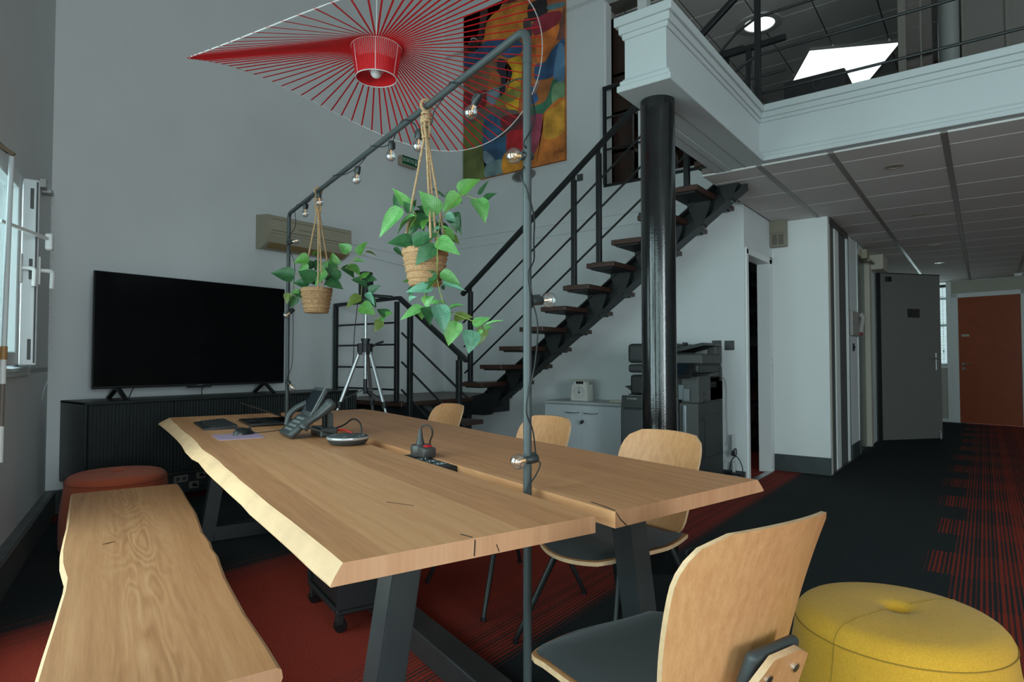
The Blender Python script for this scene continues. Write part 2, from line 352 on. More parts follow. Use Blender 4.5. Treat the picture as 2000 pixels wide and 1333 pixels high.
# ---- left wall with its row of windows
def on_lw(s, off, z): p = LW0 + LWD * s + LWN * off; p.z = z; return p
MLW = Matrix.Translation(LW0) @ Matrix((LWD, LWN, Vector((0, 0, 1)))).transposed().to_4x4()
b = MB(); SE = 13.4
edge = -0.05
for a, c, z0, z1 in WINDOWS:
    b.box((edge, -0.24, 0), (a, 0, 5.95), M=MLW); b.box((a, -0.24, 0), (c, 0, z0), M=MLW); b.box((a, -0.24, z1), (c, 0, 5.95), M=MLW)
    edge = c
b.box((edge, -0.24, 0), (SE, 0, 5.95), M=MLW)
struct('wall_left', b, PAINT)
ALUW = mat('white_aluminium', (0.62, 0.68, 0.69), 0.35)
RUBB = mat('window_gasket', (0.05, 0.05, 0.055), 0.6)
GLASS = thin_glass('window_glass')
def window(idx, a, c, WZ0, WZ1, leaves):
    fr = MB()
    for lo, hi in (((a, -0.11, WZ0), (a + 0.05, -0.04, WZ1)), ((c - 0.05, -0.11, WZ0), (c, -0.04, WZ1)), ((a, -0.11, WZ1 - 0.05), (c, -0.04, WZ1)), ((a, -0.11, WZ0), (c, -0.04, WZ0 + 0.05))):
        fr.box(lo, hi, 0.004, 1, MLW)
    root = struct('window_%d' % idx, fr, ALUW)
    cs = MB()   # casing with two steps on the room side
    for k, (w_, y0, y1) in enumerate(((0.045, 0.0, 0.016), (0.02, -0.045, 0.022))):
        cs.box((a - w_, y0, WZ1 - 0.005), (c + w_, y1, WZ1 + w_), 0.003, 1, MLW); cs.box((a - w_, y0, WZ0 - w_), (c + w_, y1, WZ0 + 0.005), 0.003, 1, MLW)
        cs.box((a - w_, y0, WZ0), (a + 0.004, y1, WZ1), 0.003, 1, MLW); cs.box((c - 0.004, y0, WZ0), (c + w_, y1, WZ1), 0.003, 1, MLW)
    cs.build('casing', ALUW, root)
    for (h, l, ang) in leaves:      # hinge position, signed width, opening angle
        sg = 1 if l > 0 else -1; l = abs(l)
        M = MLW @ Matrix.Translation((h, -0.035, 0)) @ Matrix.Rotation(sg * ang, 4, 'Z') @ Matrix.Diagonal((sg, 1, 1, 1))
        z0, z1 = WZ0 + 0.02, WZ1 - 0.02
        sb = MB(); t = 0.07
        for lo, hi in (((0, 0, z0), (0.07, t, z1)), ((l - 0.07, 0, z0), (l, t, z1)), ((0.07, 0, z0), (l - 0.07, t, z0 + 0.07)), ((0.07, 0, z1 - 0.07), (l - 0.07, t, z1))):
            sb.box(lo, hi, 0.005, 1, M)
        for yy in (0.012, 0.026, 0.046):                      # grooves and lips on the free edge
            sb.box((l - 0.002, yy, z0 + 0.006), (l + 0.006, yy + 0.006, z1 - 0.006), M=M)
        sash = sb.build('sash', ALUW, root)
        MB().box((l, 0.056, z0 + 0.012), (l + 0.003, 0.064, z1 - 0.012), M=M).build('gasket', RUBB, sash)
        MB().box((0.07, 0.03, z0 + 0.07), (l - 0.07, 0.036, z1 - 0.07), M=M).build('pane', GLASS, sash)
        hb = MB()
        hb.box((l - 0.05, t, 1.545), (l - 0.018, t + 0.012, 1.70), 0.005, 2, M)
        hb.cyl(M @ Vector((l - 0.034, t, 1.625)), M @ Vector((l - 0.034, t + 0.05, 1.625)), 0.011)
        hb.tube(smooth_path([M @ Vector(q) for q in ((l - 0.034, t + 0.045, 1.625), (l - 0.036, t + 0.062, 1.618), (l - 0.038, t + 0.064, 1.59), (l - 0.038, t + 0.062, 1.53))], 5), 0.011)
        hb.build('handle', WHITEM, sash, True)
        kb = MB()
        for zz in (1.62, WZ0 + 0.10, WZ1 - 0.13):
            kb.box((l + 0.002, 0.030, zz - 0.05), (l + 0.008, 0.046, zz + 0.06), 0.002, 1, M)
        kb.build('lock_keep', PLASTG, sash)
    return root
w1 = window(1, 0.93, 2.16, WZ0, WZ1, [(0.97, 0.59, radians(9)), (2.12, -0.57, radians(2))])
for k, (a, c, z0, z1) in enumerate(WINDOWS[1:]):
    m_ = (c - a) / 2; window(k + 2, a, c, z0, z1, [(a + 0.04, m_ - 0.04, radians(1)), (c - 0.04, -(m_ - 0.04), radians(1))])
b = MB(); b.box((0, -0.30, 1.05), (2.4, 0.0, 1.088), 0.004, 1, MLW)
struct('trim_8', b, PAINT2)
# the building across the yard, seen as a pale facade through the open window
b = MB(); b.box((-7, -6.4, -2), (12, -6.0, 6), M=MLW)
FAC = mat('pale_render', (0.70, 0.69, 0.66), 0.9, noise=0.08, scale=2)
struct('wall_outside', b, FAC)
# skirting on the left wall and TV wall
b = MB(); b.box((0, 0, 0), (SE, 0.066, 0.168), 0.004, 1, MLW); b.box((0, 0, 0.168), (SE, 0.055, 0.174), M=MLW)
struct('baseboard_left', b, mat('worn_skirting', (0.10, 0.115, 0.115), 0.45, noise=0.3, scale=6))
struct('baseboard_far', MB().box((XT, 1.60, 0), (XT + 0.058, YP, 0.170), 0.004, 1), SKIRT)
b = MB(); b.box((XT, YP - 0.03, 0), (-1.75, YP, 0.12), 0.004, 1); struct('baseboard_stair', b, SKIRT)

# ---- store room door wall (runs on from the stair wall) and the white return wall
XD = -1.745; YW = 6.785
b = MB()
b.box((XD - 0.10, YP + 0.12, 2.17), (XD, YW, ZC + 0.02)); b.box((-1.80, YP + 0.0, 0), (XD, YP + 0.03, 2.17)); b.box((-1.80, YP, 2.17), (XD, YP + 0.12, 2.60)); b.box((XD - 0.10, 6.70, 0), (XD, YW, 2.2))
struct('wall_store', b, PAINT)
b = MB()
for lo, hi in (((XD - 0.11, YP + 0.02, 0), (XD + 0.018, YP + 0.075, 2.17)), ((XD - 0.11, 6.62, 0), (XD + 0.018, 6.71, 2.17)), ((XD - 0.11, YP + 0.02, 2.12), (XD + 0.018, 6.71, 2.18))):
    b.box(lo, hi, 0.003, 1)
door1 = struct('door_1', b, PAINT2)          # frame of the store room opening, its leaf slid away
MB().box((XD + 0.0185, 6.66, 0.98), (XD + 0.021, 6.675, 1.10)).box((XD + 0.0185, 6.66, 1.13), (XD + 0.021, 6.675, 1.155)).build('strike_plate', ALU, door1)
MB().box((XD - 0.03, YP + 0.05, 0.001), (XD + 0.03, 6.66, 0.012)).build('threshold', ALU, door1)
struct('wall_white', MB().box((XD - 0.10, YW, 0), (-1.218, YW + 0.06, ZC + 0.02)), PAINT2)
struct('baseboard_white', MB().box((XD + 0.005, YW - 0.016, 0), (-1.212, YW, 0.172), 0.004, 1), SKIRT)
# store room behind the opening
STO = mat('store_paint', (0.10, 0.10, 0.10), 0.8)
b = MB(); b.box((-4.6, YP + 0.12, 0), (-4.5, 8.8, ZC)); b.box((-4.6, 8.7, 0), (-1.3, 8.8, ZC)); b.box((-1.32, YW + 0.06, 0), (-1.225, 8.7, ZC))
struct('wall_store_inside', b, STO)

# ---- corridor: left wall with mirrored closet, wall phone panel and a glazed opening
XC = -1.218
b = MB(); b.box((XC - 0.10, 7.86, 0), (XC, 8.56, ZC + 0.02)); b.box((XC - 0.10, 8.56, 2.46), (XC, 9.42, ZC + 0.02)); b.box((XC - 0.10, 9.42, 0), (XC, 14.6, ZC + 0.02))
struct('wall_corridor', b, PAINT)
struct('baseboard_corridor', MB().box((XC, 7.98, 0), (XC + 0.014, 8.50, 0.17), 0.003, 1), SKIRT)
struct('trim_9', MB().box((XC - 0.01, 7.84, 0), (XC + 0.012, 7.90, ZC)).box((XC - 0.01, 8.50, 0), (XC + 0.014, 8.58, ZC)), ALU)
b = MB(); b.box((XC - 0.08, 9.36, 0), (XC + 0.03, 9.50, 2.50), 0.004, 1); b.box((XC - 0.08, 8.56, 2.42), (XC + 0.02, 9.42, 2.50), 0.004, 1)
door2 = struct('door_2', b, mat('cream_paint', (0.52, 0.49, 0.40), 0.5))
MB().box((XC - 0.06, 8.58, 0.02), (XC - 0.03, 9.36, 2.42)).build('door_leaf', mat('dark_green_panel', (0.06, 0.10, 0.09), 0.25), door2)
MIRR = mat('mirror', (0.45, 0.45, 0.44), 0.03, metal=1.0)
cl = struct('window_9', MB().box((XC - 0.10, 6.85, 2.50), (XC + 0.012, 7.86, ZC)).box((XC - 0.10, 6.85, 0), (XC + 0.015, 7.86, 0.012)), mat('bronze_track', (0.05, 0.043, 0.038), 0.35))
cl.name = 'trim_10'
MB().box((XC - 0.05, 7.12, 0.012), (XC + 0.004, 7.34, 2.5), 0.004, 1).box((XC - 0.05, 7.80, 0.012), (XC + 0.004, 7.86, 2.5), 0.004, 1).build('stile', PAINT2, cl)
MB().box((XC - 0.03, 7.34, 0.02), (XC - 0.01, 7.80, 2.5)).build('mirror_panel', MIRR, cl)
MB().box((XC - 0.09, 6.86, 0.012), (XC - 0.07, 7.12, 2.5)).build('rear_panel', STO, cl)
MB().box((XC - 0.02, 6.848, 0.0), (XC + 0.002, 6.90, 2.56)).build('jamb', mat('cream_paint', (0.52, 0.49, 0.40), 0.5), cl)

# ---- end of the corridor: glazed screen with a blind, orange door
E0 = Vector((-0.364, 13.871, 0)); EDIR = Vector((0.974, -0.225, 0)).normalized(); EN = Vector((EDIR.y, -EDIR.x, 0))
ME = Matrix.Translation(E0) @ Matrix((EDIR, -EN, Vector((0, 0, 1)))).transposed().to_4x4()       # local x along the wall, y away from us
b = MB(); b.box((-0.10, 0, 2.34), (7.2, 0.10, ZC + 0.1), M=ME); b.box((0.94, 0, 0), (7.2, 0.10, 2.4), M=ME); b.box((-1.2, 0, 0), (-0.02, 0.10, 0.985), M=ME)
struct('wall_end', b, mat('sand_paint', (0.42, 0.41, 0.34), 0.8))
b = MB()
for lo, hi in (((-0.10, -0.02, 0), (0.0, 0.08, 2.34)), ((0.90, -0.02, 0), (0.98, 0.08, 2.34)), ((-0.10, -0.02, 2.262), (0.98, 0.08, 2.34)), ((-0.18, -0.02, 0), (-0.10, 0.08, ZC + .05)), ((-1.2, -0.03, 0.985), (-0.10, 0.12, 1.03)), ((-1.2, -0.02, 2.56), (7.2, 0.08, 2.65)), ((-1.2, -0.015, 0), (-0.10, 0.0, 0.06))):
    b.box(lo, hi, 0.003, 1, ME)
struct('trim_11', b, PAINT2)
ORD = mat('orange_door', (0.30, 0.065, 0.022), 0.42, noise=0.08, scale=5)
door3 = struct('door_3', MB().box((0.0, 0.0, 0.008), (0.90, 0.04, 2.262), M=ME), ORD)
hb = MB(); hb.cyl(ME @ Vector((0.065, 0, 1.06)), ME @ Vector((0.065, -0.012, 1.06)), 0.028); hb.cyl(ME @ Vector((0.065, -0.01, 1.06)), ME @ Vector((0.065, -0.055, 1.06)), 0.009)
hb.tube([ME @ Vector(q) for q in ((0.065, -0.052, 1.06), (0.11, -0.056, 1.06), (0.20, -0.05, 1.06))], 0.009); hb.cyl(ME @ Vector((0.065, 0, 0.98)), ME @ Vector((0.065, -0.010, 0.98)), 0.026)
hb.build('handle', CHROME, door3, True)
MB().box((0.045, -0.004, 1.555), (0.16, 0.0, 1.60), M=ME).build('name_plate', mat('plate_metal', (0.42, 0.38, 0.30), 0.4), door3)
b = MB()
for zz in (1.03, 1.75, 2.24): b.box((-1.2, 0.03, zz), (-0.18, 0.07, zz + 0.04), M=ME)
for xx in (-1.2, -0.75): b.box((xx, 0.03, 1.03), (xx + 0.05, 0.07, ZC), M=ME)
win = struct('window_6', b, ALUW)
MB().box((-1.15, 0.045, 1.05), (-0.18, 0.051, ZC), M=ME).build('pane', GLASS, win)
bl = thing('venetian_blind', 'pale slatted blind over the narrow window left of the orange door', 'blind', tuple(ME @ Vector((-0.65, 0.02, 2.5))))
iv = Matrix.Translation(-bl.location)
for k in range(50):
    zz = 2.46 - k * 0.0285
    if zz < 1.06: break
    MB().box((-1.0, 0.006, -0.0008), (-0.19, 0.026, 0.0008), M=iv @ ME @ Matrix.Translation((0, 0, zz)) @ Matrix.Rotation(radians(-24), 4, 'X')).build('slat', mat('blind_slat', (0.6, 0.64, 0.66), 0.45), bl)
MB().box((-1.0, 0.004, 2.47), (-0.19, 0.030, 2.52), M=iv @ ME).build('head_rail', PLASTG, bl)
cb_ = MB()
for xx in (-0.42, -0.235): cb_.cyl(iv @ ME @ Vector((xx, 0.002, 1.10)), iv @ ME @ Vector((xx, 0.002, 2.5)), 0.002, n=5)
cb_.cyl(iv @ ME @ Vector((-0.30, 0.0, 1.86)), iv @ ME @ Vector((-0.30, 0.0, 1.92)), 0.008, n=8).cyl(iv @ ME @ Vector((-0.235, 0.0, 1.27)), iv @ ME @ Vector((-0.235, 0.0, 1.32)), 0.008, n=8)
cb_.build('cord', PLAST, bl)

# ---- grey door standing open in the corridor
G0 = Vector((-1.19, 10.06, 0)); GD = Vector((0.66, 0.88, 0)).normalized()
GD = (Vector((-0.532, 10.941, 0)) - Vector((-1.264, 10.03, 0))).normalized(); G0 = Vector((-1.185, 10.03, 0)) + GD * 0.06
MG = Matrix.Translation(G0) @ Matrix((GD, Vector((-GD.y, GD.x, 0)), Vector((0, 0, 1)))).transposed().to_4x4()
GREY = mat('grey_door_laminate', (0.17, 0.17, 0.155), 0.5, noise=0.05, scale=30)
door4 = struct('door_4', MB().box((0, 0, 0.015), (1.04, 0.045, 2.355), M=MG), GREY)
MB().box((-0.002, -0.001, 2.355), (1.042, 0.046, 2.368), M=MG).box((-0.05, -0.002, 0.01), (0.0, 0.02, 2.36), M=MG).build('edge_strip', PLAST, door4)
MB().box((0.94, -0.008, 0.99), (0.985, 0, 1.24), 0.003, 1, MG).build('handle_plate', ALU, door4)
MB().tube([MG @ Vector(q) for q in ((0.962, -0.006, 1.155), (0.962, -0.05, 1.155), (0.93, -0.055, 1.155), (0.85, -0.052, 1.155))], 0.009).build('handle', CHROME, door4, True)
MB().box((0.46, -0.004, 1.74), (0.67, 0, 1.865), M=MG).build('name_plate', mat('dark_plate', (0.03, 0.028, 0.026), 0.4), door4)
MB().box((0.085, -0.03, 2.24), (0.17, 0, 2.31), 0.004, 1, MG).build('door_contact', PLAST, door4)
sb = MB(); sb.box((0.965, -0.03, 0.10), (1.0, 0.0, 0.13), 0.004, 1, MG); sb.cyl(MG @ Vector((0.985, -0.02, 0.0)), MG @ Vector((0.985, -0.02, 0.11)), 0.011)
sb.build('door_stop', CHROME, door4, True)

# ---- right-hand and rear walls, out of view, that close the room, with an opening added for the fill lamp
b = MB(); b.box((XR, -4.4, 0), (XR + 0.2, -3.2, 5.95)); b.box((XR, -3.2, 3.4), (XR + 0.2, -0.6, 5.95)); b.box((XR, -3.2, 0), (XR + 0.2, -0.6, 0.12)); b.box((XR, -0.6, 0), (XR + 0.2, 14.8, 5.95))
struct('wall_right', b, PAINT)
b = MB(); b.box((-6, YP + 5.6, ZM), (XR + .1, YP + 5.75, 5.95)); b.box((-3.4, YP + 0.12, ZM), (-3.25, YP + 5.6, 5.95)); struct('wall_upper', b, mat('upper_paint', (0.40, 0.38, 0.35), 0.8))

# ---- mezzanine: beam on the column, fascia with mouldings, slab
b = MB()
b.box((-1.520, 3.012, 2.60), (-1.283, YP, 2.94))                # beam core
b.box((-1.283, 4.680, 2.60), (XR, 4.80, 2.94))                  # fascia core
def ring(y0, z0, z1):                                            # moulding that wraps beam end, beam side and fascia, projecting y0
    b.box((-1.520 - y0, 3.012 - y0, z0), (-1.283 + y0, YP, z1), 0.004, 1)
    b.box((-1.283 + y0 - 0.001, 4.680 - y0, z0), (XR, 4.80, z1), 0.004, 1)
ring(0.012, 2.868, 2.905); ring(0.026, 2.895, 2.945); ring(0.045, 2.935, 2.985)
ring(0.010, 2.640, 2.652); ring(0.022, 2.612, 2.640); ring(0.034, 2.578, 2.612)
b.box((-1.62, 3.60, 2.572), (-1.50, YP, 2.90))
struct('mezzanine_beam', b, mat('beam_paint', (0.46, 0.50, 0.50), 0.5))
b = MB(); b.box((-1.56, 4.80, 2.62), (XR, YP + 5.7, ZM - 0.004)); b.box((-3.3, YP + 0.12, 2.62), (-1.5, YP + 5.7, ZM - 0.002))
struct('floor_mezzanine', b, mat('mezzanine_carpet', (0.05, 0.045, 0.042), 0.95))
struct('trim_12', MB().box((-1.552, 3.30, 2.570), (-1.545, 4.9, 2.580)).box((-1.40, 3.2, 2.5755), (-1.394, YP, 2.580)), mat('soffit_joint_line', (0.30, 0.28, 0.26), 0.8))  # thin darker joint lines along the soffit
# column
b = MB(); b.cyl((-1.425, 3.217, 0), (-1.425, 3.217, 2.60), 0.094, n=64)
struct('column', b, GLOSSB, True)

# ---- lower ceiling: grid and tiles
b = MB(); b.box((-1.72, 4.70, ZC + 0.012), (XR, 14.8, ZC + 0.05))
ceil = struct('ceiling', b, GRID)
xs = [-1.745, -1.300, -0.820, -0.177, 0.466, 1.109, 1.752, 2.395, 3.038, 3.681, 4.324]
ys = [4.72, 4.995] + [4.995 + 0.6 * k for k in range(1, 17)]
tm = {}
for i in range(len(xs) - 1):
    for j in range(len(ys) - 1):
        w_, l_ = xs[i + 1] - xs[i] - 0.032, ys[j + 1] - ys[j] - 0.012
        if i == 0 and ys[j] > 6.2: continue
        if i == 1 and ys[j] > YW - 0.3 and xs[i] < XC - 0.01:
            w_ = xs[i + 1] - XC - 0.02
        key = (round(w_, 3), round(l_, 3))
        if key not in tm:
            tm[key] = MB().box((-w_ / 2, -l_ / 2, -0.004), (w_ / 2, l_ / 2, 0.014), 0.003, 1).mesh('tile', TILE)
        cx = xs[i + 1] - 0.016 - w_ / 2
        obj('tile', tm[key], ceil, (cx, (ys[j] + ys[j + 1]) / 2, ZC))
b = MB()
for k, xx in enumerate(xs[1:-1]): b.box((xx - 0.017, 4.72, ZC - 0.006), (xx + 0.017, 14.6, ZC + 0.012))
stuff(b.build('main_runner', mat('runner_metal', (0.20, 0.175, 0.155), 0.4), ceil))
# ---- upper ceiling over the mezzanine, and the roof over the tall room
up = struct('ceiling_upper', MB().box((-1.5, 4.70, ZU + 0.012), (XR, YP, ZU + 0.06)).box((-6, YP, ZU + 0.012), (XR, 11.6, ZU + 0.06)), GRID)
me = MB().box((-0.278, -0.284, -0.004), (0.278, 0.284, 0.014), 0.004, 1).mesh('tile', TILE)
for i in range(11):
    for j in range(12):
        x, y = -3.70 + 0.57 * i + 0.285, 4.75 + 0.58 * j
        if x < -1.4 and y < YP + 0.3: continue
        obj('tile', me, up, (x, y, ZU))
struct('ceiling_hall', MB().box((-6, -4.5, 5.9), (XR + 0.2, 6.2, 6.0)).box((-1.5, 4.66, ZU), (XR, 4.70, 5.95)).box((-1.52, 4.66, ZU), (-1.5, YP, 5.95)), PAINT)
# ================================================================== STAIR
st = thing('staircase', 'open-tread stair with dark wooden treads, black steel spine and rails along the wall', 'staircase', (-4.2, 5.1, 0))
iv = Matrix.Translation((4.2, -5.1, 0))
def P3(x, y, z): return (x + 4.2, y - 5.1, z)
YN, YF = 4.70, 5.60
def tread_mesh(): return MB().box((0, 0, -0.042), (0.268, YF - YN, 0), 0.003, 1).mesh('tread', DARKW)
tme = tread_mesh(); lip = MB().box((0.03, 0.03, -0.055), (0.238, 0.86, -0.042)).mesh('tread_plate', STEEL)
NT = 10; RISE = 0.1775; RUN = 0.243
tz = [0.913 + RISE * k for k in range(NT + 1)]; tx = [-4.212 + RUN * k for k in range(NT + 1)]
for k in range(NT + 1):
    t = obj('tread', tme, st, P3(tx[k], YN, tz[k])); obj('tread_plate', lip, t)
# spine: an I-section rising at the pitch of the stair, with its lower end cut level
sl = RISE / RUN
def spine(x): return 0.556 + sl * (x + 4.19)
b = MB()
z0 = lambda x: spine(x)
x0, x1 = -4.19, -1.50
Hs = 0.235
web = [(x0 + 4.2, z0(x0)), (x1 + 4.2, z0(x1)), (x1 + 4.2, z0(x1) + 0.06), (x1 - 0.18 + 4.2, z0(x1 - 0.18) + Hs), (x0 + 0.02 + 4.2, z0(x0 + 0.02) + Hs), (-0.42, 0.70), (-0.42, 0.556)]
MX = Matrix(((1, 0, 0, 0), (0, 0, -1, 0), (0, 1, 0, 0), (0, 0, 0, 1)))   # (x, z) polygon set upright
b.prism(web, -0.035, -0.025, MX)
d = Vector((1, 0, sl)).normalized(); n_ = Vector((-d.z, 0, d.x))
b.bar(Vector(P3(x0, 5.10, z0(x0))) + n_ * 0.006, Vector(P3(x1, 5.10, z0(x1))) + n_ * 0.006, 0.13, 0.012, up=(0, 0, 1))
b.bar(Vector(P3(x0, 5.10, z0(x0) + Hs)), Vector(P3(x1 - 0.18, 5.10, z0(x1 - 0.18) + Hs)), 0.13, 0.012, up=(0, 0, 1))
b.bar(P3(x0 - 0.42, 5.10, 0.562), P3(x0, 5.10, 0.562), 0.13, 0.012)
b.build('spine', STEEL, st)
# tapering brackets that carry each tread
bk = MB()
bk.prism([(0.03, 0), (0.225, 0), (0.225, -0.03), (0.16, -0.205), (0.11, -0.205), (0.03, -0.03)], -0.05, 0.05, MX)
bme = bk.mesh('bracket', STEEL)
for k in range(NT + 1):
    obj('bracket', bme, st, P3(tx[k] + 0.02, 5.10, tz[k] - 0.055))
# half landing and lower flight
MB().box(P3(XT + 0.004, 4.085, 0.690), P3(-4.42, YP - 0.004, 0.735), 0.004, 1).build('landing', DARKW, st)
b = MB()
for y in (4.20, 5.05, 5.70): b.box(P3(XT + 0.02, y, 0.54), P3(-4.46, y + 0.06, 0.690))
for x in (-5.3, -4.50): b.box(P3(x, 4.14, 0.54), P3(x + 0.05, YP - 0.02, 0.690))
for x, y in ((-4.55, 5.08), (-5.35, 4.2), (-4.55, 4.2)): b.box(P3(x, y, 0), P3(x + 0.08, y + 0.08, 0.55))
b.build('landing_frame', STEEL, st)
tl = MB().box((0, 0, -0.042), (0.268, 0.57, 0), 0.003, 1).mesh('tread', DARKW)
for k in range(3): obj('tread', tl, st, P3(-4.17 + RUN * k, 4.11, 0.557 - RISE * k))
b = MB(); b.bar(P3(-4.45, 4.40, 0.62), P3(-3.45, 4.40, -0.02 + 0.07), 0.10, 0.16); b.build('lower_spine', STEEL, st)
# upper flight railing on the near ends of the treads
RY = 4.752
def hz(x): return 1.815 + (3.893 - 1.815) / (4.235 - 1.48) * (x + 4.235)
def post(x, zb, zt, y=RY, s=0.042):
    p = MB(); p.box(P3(x - s / 2, y - s / 2, zb), P3(x + s / 2, y + s / 2, zt - 0.05), 0.003, 1)
    p.box(P3(x - 0.014, y - 0.006, zt - 0.06), P3(x + 0.014, y + 0.006, zt)); p.box(P3(x - 0.055, y - 0.035, zb), P3(x + 0.055, y + 0.035, zb + 0.007)); return p.build('railing_post', STEEL, st)
post(-4.135, 0.913, hz(-4.135) - 0.01); post(-2.91, 1.80, hz(-2.91) - 0.01); post(-2.655, 1.978, hz(-2.655) - 0.01); post(-1.86, 2.51, hz(-1.86) - 0.01)
MB().bar(P3(-4.25, RY, hz(-4.25)), P3(-1.30, RY, hz(-1.30)), 0.046, 0.046, bevel=0.008).build('handrail', STEEL, st)
rr = 0.0095
for dz, xa in ((0.30, -4.23), (0.555, -4.22), (0.83, -4.21)):
    MB().cyl(P3(xa, RY - 0.0, hz(xa) - dz), P3(-1.62, RY, hz(-1.62) - dz), rr, n=10).build('railing_rod', STEEL, st)
# landing railing and lower flight railing
LY = 4.10
MB().box(P3(-5.465, LY - 0.02, 0.735), P3(-5.425, LY + 0.02, 1.70), 0.003, 1).build('railing_post', STEEL, st)
MB().box(P3(-4.525, LY - 0.02, 0.735), P3(-4.485, LY + 0.02, 1.70), 0.003, 1).box(P3(-4.56, LY - 0.04, 0.735), P3(-4.45, LY + 0.04, 0.742)).build('railing_post', STEEL, st)
MB().bar(P3(-5.466, LY, 1.715), P3(-4.47, LY, 1.735), 0.04, 0.034, bevel=0.005).build('handrail', STEEL, st)
for z in (1.498, 1.286, 1.065, 0.85): MB().bar(P3(-5.44, LY, z), P3(-4.50, LY, z), 0.016, 0.018).build('railing_rod', STEEL, st)
def lz(x): return 1.738 - (1.738 - 1.13) / (4.47 - 3.607) * (x + 4.47)
MB().bar(P3(-4.475, LY, 1.737), P3(-3.605, LY, lz(-3.605)), 0.045, 0.045, bevel=0.008).build('handrail', STEEL, st)
for x, zb in ((-4.322, 0.26), (-3.70, 0.02)):
    MB().box(P3(x - 0.022, LY - 0.022, zb), P3(x + 0.022, LY + 0.022, lz(x) - 0.06), 0.003, 1).box(P3(x - 0.014, LY - 0.006, lz(x) - 0.07), P3(x + 0.014, LY + 0.006, lz(x) - 0.012)).build('railing_post', STEEL, st)
for dz in (0.318, 0.595, 0.86):
    xa = -4.435; MB().cyl(P3(xa, LY, lz(xa) - dz), P3(-3.60, LY, lz(-3.60) - dz), 0.0105, n=10).build('railing_rod', STEEL, st)

# ---- mezzanine guard rail
gr = thing('mezzanine_railing', 'black steel guard rail standing along the edge of the upper floor', 'railing', (-1.30, 4.75, ZM))
def G3(x, y, z): return (x + 1.30, y - 4.75, z - ZM)
for x in (-1.305, 1.2, 3.6):
    MB().box(G3(x - 0.020, RY - 0.02, ZM + 0.01), G3(x + 0.020, RY + 0.02, 4.05), 0.003, 1).box(G3(x - 0.05, RY - 0.035, ZM + 0.012), G3(x + 0.05, RY + 0.035, ZM + 0.022)).build('railing_post', STEEL, gr)
MB().bar(G3(-1.32, RY, 4.06), G3(XR, RY, 4.06), 0.05, 0.05, bevel=0.008).build('handrail', STEEL, gr)
for z, za in ((3.70, hz(-1.62) - 0.30), (3.412, hz(-1.62) - 0.555), (3.118, hz(-1.62) - 0.83)):
    b = MB(); zk = z - 0.065
    b.tube([G3(XR, RY, z), G3(-1.31, RY, z), G3(-1.455, RY, zk), G3(-1.62, RY, za)], 0.0105, n=8); b.build('railing_rod', STEEL, gr)
MB().cyl(G3(-1.30, RY, 3.02), G3(-1.06, RY, 3.025), 0.010, n=8).build('railing_rod', STEEL, gr)
# rail end on the far side of the stair well
g2 = thing('stairwell_railing', 'short black railing across the far side of the stair well', 'railing', (-1.3, 5.62, ZM))
def H3(x, z): return (x + 1.3, 0, z - ZM)
MB().bar(H3(-2.05, 3.905), H3(-1.31, 3.917), 0.045, 0.05, bevel=0.006).build('handrail', STEEL, g2)
for z in (3.63, 3.35): MB().cyl(H3(-2.05, z - 0.01), H3(-1.31, z + 0.005), 0.012, n=8).build('railing_rod', STEEL, g2)
MB().box((-0.34, -0.02, 0), (-0.30, 0.02, 0.92)).build('railing_post', STEEL, g2)
# guard rail across the opening in the stair wall
g3 = thing('opening_railing', 'black railing across the tall opening above the stair', 'railing', (-3.17, YP - 0.03, 2.995))
for x in (0.0, 1.30): MB().box((x - 0.016, -0.016, 0), (x + 0.016, 0.016, 1.02), 0.002, 1).build('railing_post', STEEL, g3)
MB().bar((-0.018, 0, 1.03), (1.45, 0, 1.03), 0.035, 0.04, bevel=0.004).build('handrail', STEEL, g3)
for z in (0.71, 0.37): MB().bar((0, 0, z), (1.45, 0, z), 0.012, 0.018).build('railing_rod', STEEL, g3)

# ---- furniture of the upper room seen through the opening, and upper floor glazing
bc = thing('bookcase', 'tall dark brown wooden bookcase inside the room above the stair', 'bookcase', (-3.24, YP + 0.2, ZM))
BW = wood('bookcase_wood', (0.020, 0.009, 0.006), (0.035, 0.016, 0.010), (0.06, 0.028, 0.017), axis=2, grain=18)
MB().box((0, 0, 0), (0.05, 3.0, 1.92)).build('back', BW, bc)
for y in (0, 0.75, 1.5, 2.25, 2.96): MB().box((0, y, 0), (0.28, y + 0.04, 1.92)).build('upright', BW, bc)
for z in (0.0, 0.42, 0.84, 1.26, 1.88): MB().box((0, 0, z), (0.28, 3.0, z + 0.035)).build('shelf', BW, bc)
rb = random.Random(3)
bcols = [(0.05, 0.02, 0.015), (0.02, 0.03, 0.035), (0.10, 0.09, 0.07), (0.03, 0.03, 0.03), (0.07, 0.045, 0.03)]
for zi, z in enumerate((0.455, 0.875, 1.295)):
    y = 0.06 if zi else 0.8
    while y < 1.35:
        t, h = rb.uniform(0.025, 0.05), rb.uniform(0.22, 0.32)
        if not (0.72 < y + t and y < 0.80):
            o = MB().box((0, 0, 0), (0.19, t, h), 0.003, 1).build('book', mat('book_%d' % rb.randrange(5), bcols[rb.randrange(5)], 0.6), None, False, (-3.185, YP + 0.2 + y, ZM + z))
            tag(o, 'dim book among others on the bookcase shelves above the stair', 'book', 'books in the upper bookcase')
        y += t + rb.uniform(0.002, 0.03)
cb2 = thing('low_cabinet', 'low white cabinet in the upper room behind the stair', 'cabinet', (-2.75, YP + 0.62, ZM))
